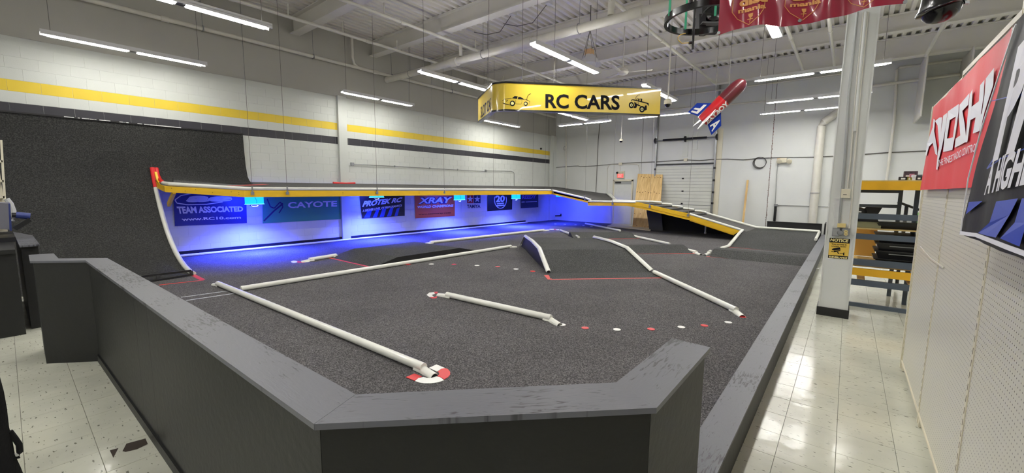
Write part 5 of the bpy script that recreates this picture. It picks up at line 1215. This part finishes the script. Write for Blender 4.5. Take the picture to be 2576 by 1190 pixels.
# ================================================================ BANNERS UNDER THE RAISED ROAD
def wb(name, label, quad, rgb, off=.02, rough=.45):
    t = thing(name, label, 'banner', group='sponsor banners under the raised road'); q = [SW(off)(*p) for p in quad]
    for p in q: p.z = min(p.z, 1.66)
    b = B().hexa(list(reversed(q)), [p+Vector((0, -.004, 0)) for p in reversed(q)]); obj('cloth', fixn(b.mesh('cloth', mat(name+'_cloth%d' % len(MATS), rgb, rough))), None, t); place(t, q[3]); 
    t['p0'] = 0; del t['p0']; return t
def under(t): # later parts are given in world space
    def f(kind, *a, **k):
        o = kind(t, *a, **k); o.location = -t.location; return o
    return f
D_ = SW(.026); lav = mat('print_white', (222, 222, 232), .5); nav = mat('print_navy', (20, 24, 90), .5)
t = wb('blue_banner', 'navy sponsor banner with an oval logo, leftmost under the raised road', [(435, 480), (619, 480), (621, 561), (440, 569)], (18, 34, 128)); f = under(t)
f(lettering, 'TEAM ASSOCIATED', ((444, 519.5), (611, 519), (612, 532), (448, 538)), D_, lav, bold=.045)
f(lettering, 'www.RC10.com', ((456, 548), (606, 543.5), (606, 550), (458, 556)), D_, lav, bold=.03)
f(shape, stroke([(548, 484), (490, 485), (455, 492), (440, 503), (445, 511), (470, 515), (520, 514), (560, 508)], 2.6), D_, lav, 'logo_swoosh')
f(lettering, 'ae', ((478, 492), (590, 494), (580, 507), (464, 509)), D_, lav, bold=.06)
t = wb('green_banner', 'teal green sponsor banner with pale letters under the raised road', [(660, 488), (855, 488), (857, 551), (661, 562)], (50, 140, 122)); f = under(t)
f(lettering, 'CAYOTE', ((724, 508.5), (848, 505), (848, 519.5), (725, 524)), D_, lav, bold=.03)
f(shape, stroke([(672, 500), (680, 520), (690, 524), (705, 508), (712, 520), (702, 536)], 3)+stroke([(664, 556), (690, 530), (712, 512)], 4), D_, nav, 'runner_stroke')
t = wb('black_sponsor_banner', 'black and blue sponsor banner with slanted lettering under the raised road', [(904, 488), (1018, 488), (1018, 543), (911, 549.5)], (22, 22, 30)); f = under(t)
f(shape, [[(916, 548), (925, 530), (936, 529), (930, 547)], [(938, 547), (947, 527), (955, 526), (948, 546)], [(955, 546), (962, 525), (972, 524), (966, 545)], [(973, 545), (982, 523), (990, 522), (984, 544)], [(992, 544), (998, 525), (1006, 521), (1000, 543)]], D_, mat('print_blue', (34, 70, 190), .5), 'blue_flash')
f(lettering, 'PROTEK RC', ((914, 506), (1013, 496), (1010, 508), (911, 521)), D_, lav, bold=.05, shear=.2)
f(lettering, 'A HIGHER LEVEL OF PERFORMANCE', ((913, 527), (1011, 514), (1011, 519), (912, 534)), D_, lav, bold=.03)
t = wb('orange_banner', 'orange sponsor banner with big outlined letters under the raised road', [(1043, 488), (1144, 488), (1144, 543.5), (1045, 549.5)], (214, 92, 48)); f = under(t)
f(lettering, 'XRAY', ((1055, 496), (1140, 494), (1133, 512), (1050, 514)), D_, nav, bold=.12)
f(lettering, 'XRAY', ((1057, 497.5), (1138, 495.5), (1132, 510.5), (1053, 512.5)), SW(.029), lav, bold=.03)
f(lettering, 'WORLD CHAMPIONS', ((1050, 518), (1141, 514), (1140, 520.5), (1049, 524)), D_, lav, bold=.05)
f(lettering, 'www.teamxray.com', ((1053, 538.5), (1134, 533.5), (1134, 538), (1052, 542)), D_, sblk, bold=.02)
t = wb('white_banner', 'white sponsor cloth with twin stars under the raised road', [(1162, 487), (1224, 487), (1225, 531), (1160, 534.5)], (214, 214, 220)); f = under(t)
f(shape, [[(1175, 488), (1191, 488), (1191, 511.5), (1175, 511.5)]], D_, mat('print_red', (180, 26, 40), .5), 'red_field'); f(shape, [[(1192, 488), (1209, 488), (1209, 511.5), (1192, 511.5)]], D_, nav, 'blue_field')
def star(cx, cy, r): return [(cx+(r if k % 2 == 0 else r*.4)*math.sin(k*PI/5), cy-(r if k % 2 == 0 else r*.4)*math.cos(k*PI/5)*1.2) for k in range(10)]
f(shape, [star(1183, 501, 8), star(1200.5, 501, 8)], SW(.029), lav, 'star'); f(lettering, 'TAMIYA', ((1175, 515), (1208.5, 514.5), (1208.5, 523), (1175, 524)), D_, nav, bold=.04)
t = wb('black_sponsor_banner', 'black sponsor banner with a round wreath emblem under the raised road', [(1227, 486), (1289, 486), (1288, 527), (1226, 531.5)], (18, 18, 22)); f = under(t)
f(lettering, '20', ((1246, 492), (1271, 492), (1269, 508), (1248, 509)), D_, lav, bold=.04)
f(shape, stroke(ell(1259, 502, 15, 19, 22, PI*.95, PI*2.05+PI), 1.8)[:0]+stroke(ell(1259, 503, 15, 21, 20, -.4, PI+.4), 1.6), D_, lav, 'wreath')
f(shape, stroke([(1250, 513), (1268, 511)], 2.5)+stroke([(1249, 518), (1269, 516)], 3), D_, lav, 'small_lettering')
t = wb('black_sponsor_banner', 'smallest black sponsor banner nearest the far corner under the raised road', [(1309, 486), (1354, 486), (1354, 521.5), (1310, 524)], (24, 24, 34)); f = under(t)
f(lettering, 'REEDY', ((1314, 491), (1350, 490), (1348, 499), (1313, 501)), D_, mat('print_violet', (120, 110, 210), .5), bold=.05)
f(shape, stroke([(1312, 508.5), (1320, 508)], 2)+stroke([(1322, 508.2), (1351, 507)], 1.2), D_, lav, 'small_lettering')
# ---------------------------------------------------------------- blue flood lights
def flood(pxc, w_, tgt, label, y=11.55, z=1.37, energy=1.):
    q = at_y(pxc, 508, y); x = q.x; t = thing('flood_light', label, 'light', group='blue flood lights under the raised road')
    obj('lit_panel', B().box((x-w_/2, y-.012, z-.13), (x+w_/2, y+.012, z+.10)), cyan_m, t); obj('rim', B().box((x-w_/2-.01, y-.015, z+.10), (x+w_/2+.01, y+.015, z+.115)).box((x-w_/2-.01, y-.015, z-.145), (x+w_/2+.01, y+.015, z-.13)), cyrim_m, t)
    obj('bracket', B().tube([(x-.1, y, z-.16), (x-.05, y, z-.2), (x+.05, y, z-.2), (x+.1, y, z-.16)], .012, 6), dkmetal_m, t); obj('power_cable', B().tube([(x, y-.016, z+.1), (x+.02, y-.02, z), (x+.05, y-.018, z-.05), (x+.04, y-.018, z-.12)], .004, 5), dkmetal_m, t)
    obj('hanger', B().box((x-.01, y-.01, z+.11), (x+.01, y+.01, 1.56)), dkmetal_m, t)
    for nm, loc, rot_, sx, sy, en, sp in (('down', (x, y-.02, z-.17), (math.radians(-7), 0, 0), w_, .12, 520*energy, 126), ('wall', (x, y+.05, z-.05), (math.radians(62), 0, 0), w_, .12, 9*energy, 120)):
        ld = bpy.data.lights.new('blue_'+nm, 'AREA'); ld.shape = 'RECTANGLE'; ld.size = sx; ld.size_y = sy; ld.energy = en*BLUE; ld.color = (.03, .05, 1.0); ld.spread = math.radians(sp)
        lo = bpy.data.objects.new('blue_lamp', ld); COL.objects.link(lo); lo.location = loc; lo.rotation_euler = rot_; lo.parent = t
    place(t, (x, y, z)); return t
flood(640, .42, None, 'bright cyan flood light panel between the navy and green banners')
flood(948, .5, None, 'flood light hidden behind the road edge above the black and blue banner', z=1.5)
flood(1156, .55, None, 'cyan flood light panel right of the orange banner', y=11.4)
flood(1298, .6, None, 'cyan flood light panel nearest the far corner', y=11.3)
t = thing('flood_light', 'flood light tucked under the road corner shining on the far wall', 'light', group='blue flood lights under the raised road')
obj('lit_panel', B().box((16.9, 10.4, 1.30), (16.93, 11.0, 1.42)), cyan_m, t)
for loc, rot_, en in (((17.0, 10.4, 1.3), (math.radians(10), math.radians(-68), 0), 60), ((16.8, 10.6, 1.28), (0, 0, 0), 90)):
    ld = bpy.data.lights.new('blue_corner', 'AREA'); ld.shape = 'RECTANGLE'; ld.size = .2; ld.size_y = .6; ld.energy = en*BLUE; ld.spread = math.radians(130); ld.color = (.03, .05, 1.0); lo = bpy.data.objects.new('blue_lamp', ld); COL.objects.link(lo); lo.location = loc; lo.rotation_euler = rot_; lo.parent = t
place(t, (16.9, 10.6, 1.3))

# ================================================================ FAR LEFT: MACHINE, SHELVING, BAG
t = thing('work_machine', 'grey box machine with blue edge and lever on the counter at the left edge', 'machine')
yv = 8.0; V_ = lambda x, y: at_y(x, y, yv)
a, c = V_(-60, 571), V_(21, 512)
obj('casing', fixn(B().hexa([V_(-90, 568), V_(24, 578), V_(21, 512), V_(-90, 505)], [p+Vector((0, .5, 0)) for p in (V_(-90, 568), V_(24, 578), V_(21, 512), V_(-90, 505))]).mesh('casing', mat('machine_grey', (112, 112, 122), .5))), None, t)
obj('edge_plate', fixn(B().hexa([V_(24, 580), V_(30, 581), V_(26, 513), V_(21, 512)], [p+Vector((0, .5, 0)) for p in (V_(24, 580), V_(30, 581), V_(26, 513), V_(21, 512))]).mesh('edge_plate', mat('machine_blue', (44, 58, 120), .4))), None, t)
obj('lever_grip', B().tube([V_(40, 541), V_(76, 544)], .04, 12), MATS['machine_blue'], t, True); obj('lever_socket', B().tube([V_(29, 541), V_(41, 541)], .03, 10), blackp_m, t); obj('brace', B().bar(V_(76, 552), V_(37, 576), .05, .07, up=(0, 1, 0)), blackp_m, t)
obj('base', B().box((a.x, yv, .976), (V_(36, 580).x, yv+.5, 1.03)), dkmetal_m, t)
place(t, (0, yv, .976))
t = thing('slotted_shelving', 'cream slotted upright and shelves at the left edge', 'shelving')
ys = 9.0; S_ = lambda x, y: at_y(x, y, ys)
obj('upright', fixn(B().hexa([S_(12, 575), S_(20, 575), S_(6, 352), S_(0, 352)], [p+Vector((0, .06, 0)) for p in (S_(12, 575), S_(20, 575), S_(6, 352), S_(0, 352))]).mesh('upright', cream_m)), None, t)
for y in (405, 455, 495, 570): p = S_(14, y); obj('shelf', B().box((-1.6, ys, p.z-.02), (S_(4+(y-350)*.05, y).x, ys+.4, p.z+.01)), cream_m, t)
obj('back_panel', B().box((-1.6, ys+.4, 1.0), (S_(2, 450).x, ys+.42, S_(0, 352).z)), cream_m, t)
obj('upright_foot', B().box((-1.5, ys, .2), (-.2, ys+.3, 1.2)), cream_m, t)
place(t, (-.8, ys, .2))
tag(obj('hose', B().tube([S_(16, 500), S_(26, 512), S_(33, 530), S_(34, 545), S_(31, 556)], .03, 8), mat('pale_hose', (190, 192, 190), .4), None, True), 'pale hose looping behind the grey machine at the left edge', 'hose')
# black bag, bottom left
t = thing('black_bag', 'black fabric bag with a side loop standing at the lower left edge', 'bag')
q = at_z(20, 1190, 0); base = Vector((-.22, 3.05, 0))
def bagp(px, py, d=.0): return at_y(px, py, 3.3)
sil = [(-60, 930), (0, 948), (10, 985), (18, 1030), (23, 1075), (30, 1100), (37, 1140), (45, 1160), (52, 1175), (60, 1195), (75, 1250)]
nrm = mat('black_fabric', (16, 16, 19), .8, bump=.3, bscale=60)
rows = []
b = B(); K = 14
for (x, y) in sil:
    e = bagp(x, y); c0 = bagp(-110, y); rx = max((e-c0).length, .05); dx = (e-c0).normalized()
    for k in range(K): a = 2*PI*k/K; p = c0+dx*rx*math.cos(a)+Vector((-dx.y, dx.x, 0))*rx*.55*math.sin(a); p.z = max(p.z, .0); rows.append(p)
n = len(sil); b.add(rows, [(i*K+k, i*K+(k+1) % K, (i+1)*K+(k+1) % K, (i+1)*K+k) for i in range(n-1) for k in range(K)]+[tuple(range(K)), tuple(range((n-1)*K, n*K))])
obj('bag_body', fixn(b.mesh('bag_body', nrm)), None, t, True)
obj('side_loop', B().tube([bagp(x, y) for x, y in ((24, 1085), (38, 1103), (48, 1118), (50, 1138), (45, 1150), (38, 1150))], .012, 8), nrm, t, True)
obj('loop_tag', B().bar(bagp(41, 1139), bagp(44, 1147), .012, .012), dotw_m, t)
place(t, (-.4, 3.3, 0))

# ================================================================ SUB-PARTS: printed marks belong to the cloth, face or fin they are on
HOSTS = ('cloth', 'sign_face', 'yellow_field', 'body')
PRINTS = ('lettering', 'emblem', 'shield_outline', 'basket_symbol', 'grommet', 'logo_swoosh', 'runner_stroke', 'blue_flash', 'red_field', 'blue_field', 'star', 'wreath', 'small_lettering', 'car_drawing', 'truck_drawing', 'car_wheel', 'truck_wheel', 'truck_aerial', 'wheel_hub', 'hub_centre', 'blue_outline', 'hem', 'camera_symbol', 'side_stripe')
for t in [o for o in COL.objects if o.type == 'EMPTY' and o.parent is None]:
    ch = list(t.children); host = next((c for h in HOSTS for c in ch if c.name.split('.')[0] == h), None)
    if host is None: continue
    for c in ch:
        if c is not host and c.name.split('.')[0] in PRINTS:
            c.location = c.location - host.location; c.parent = host
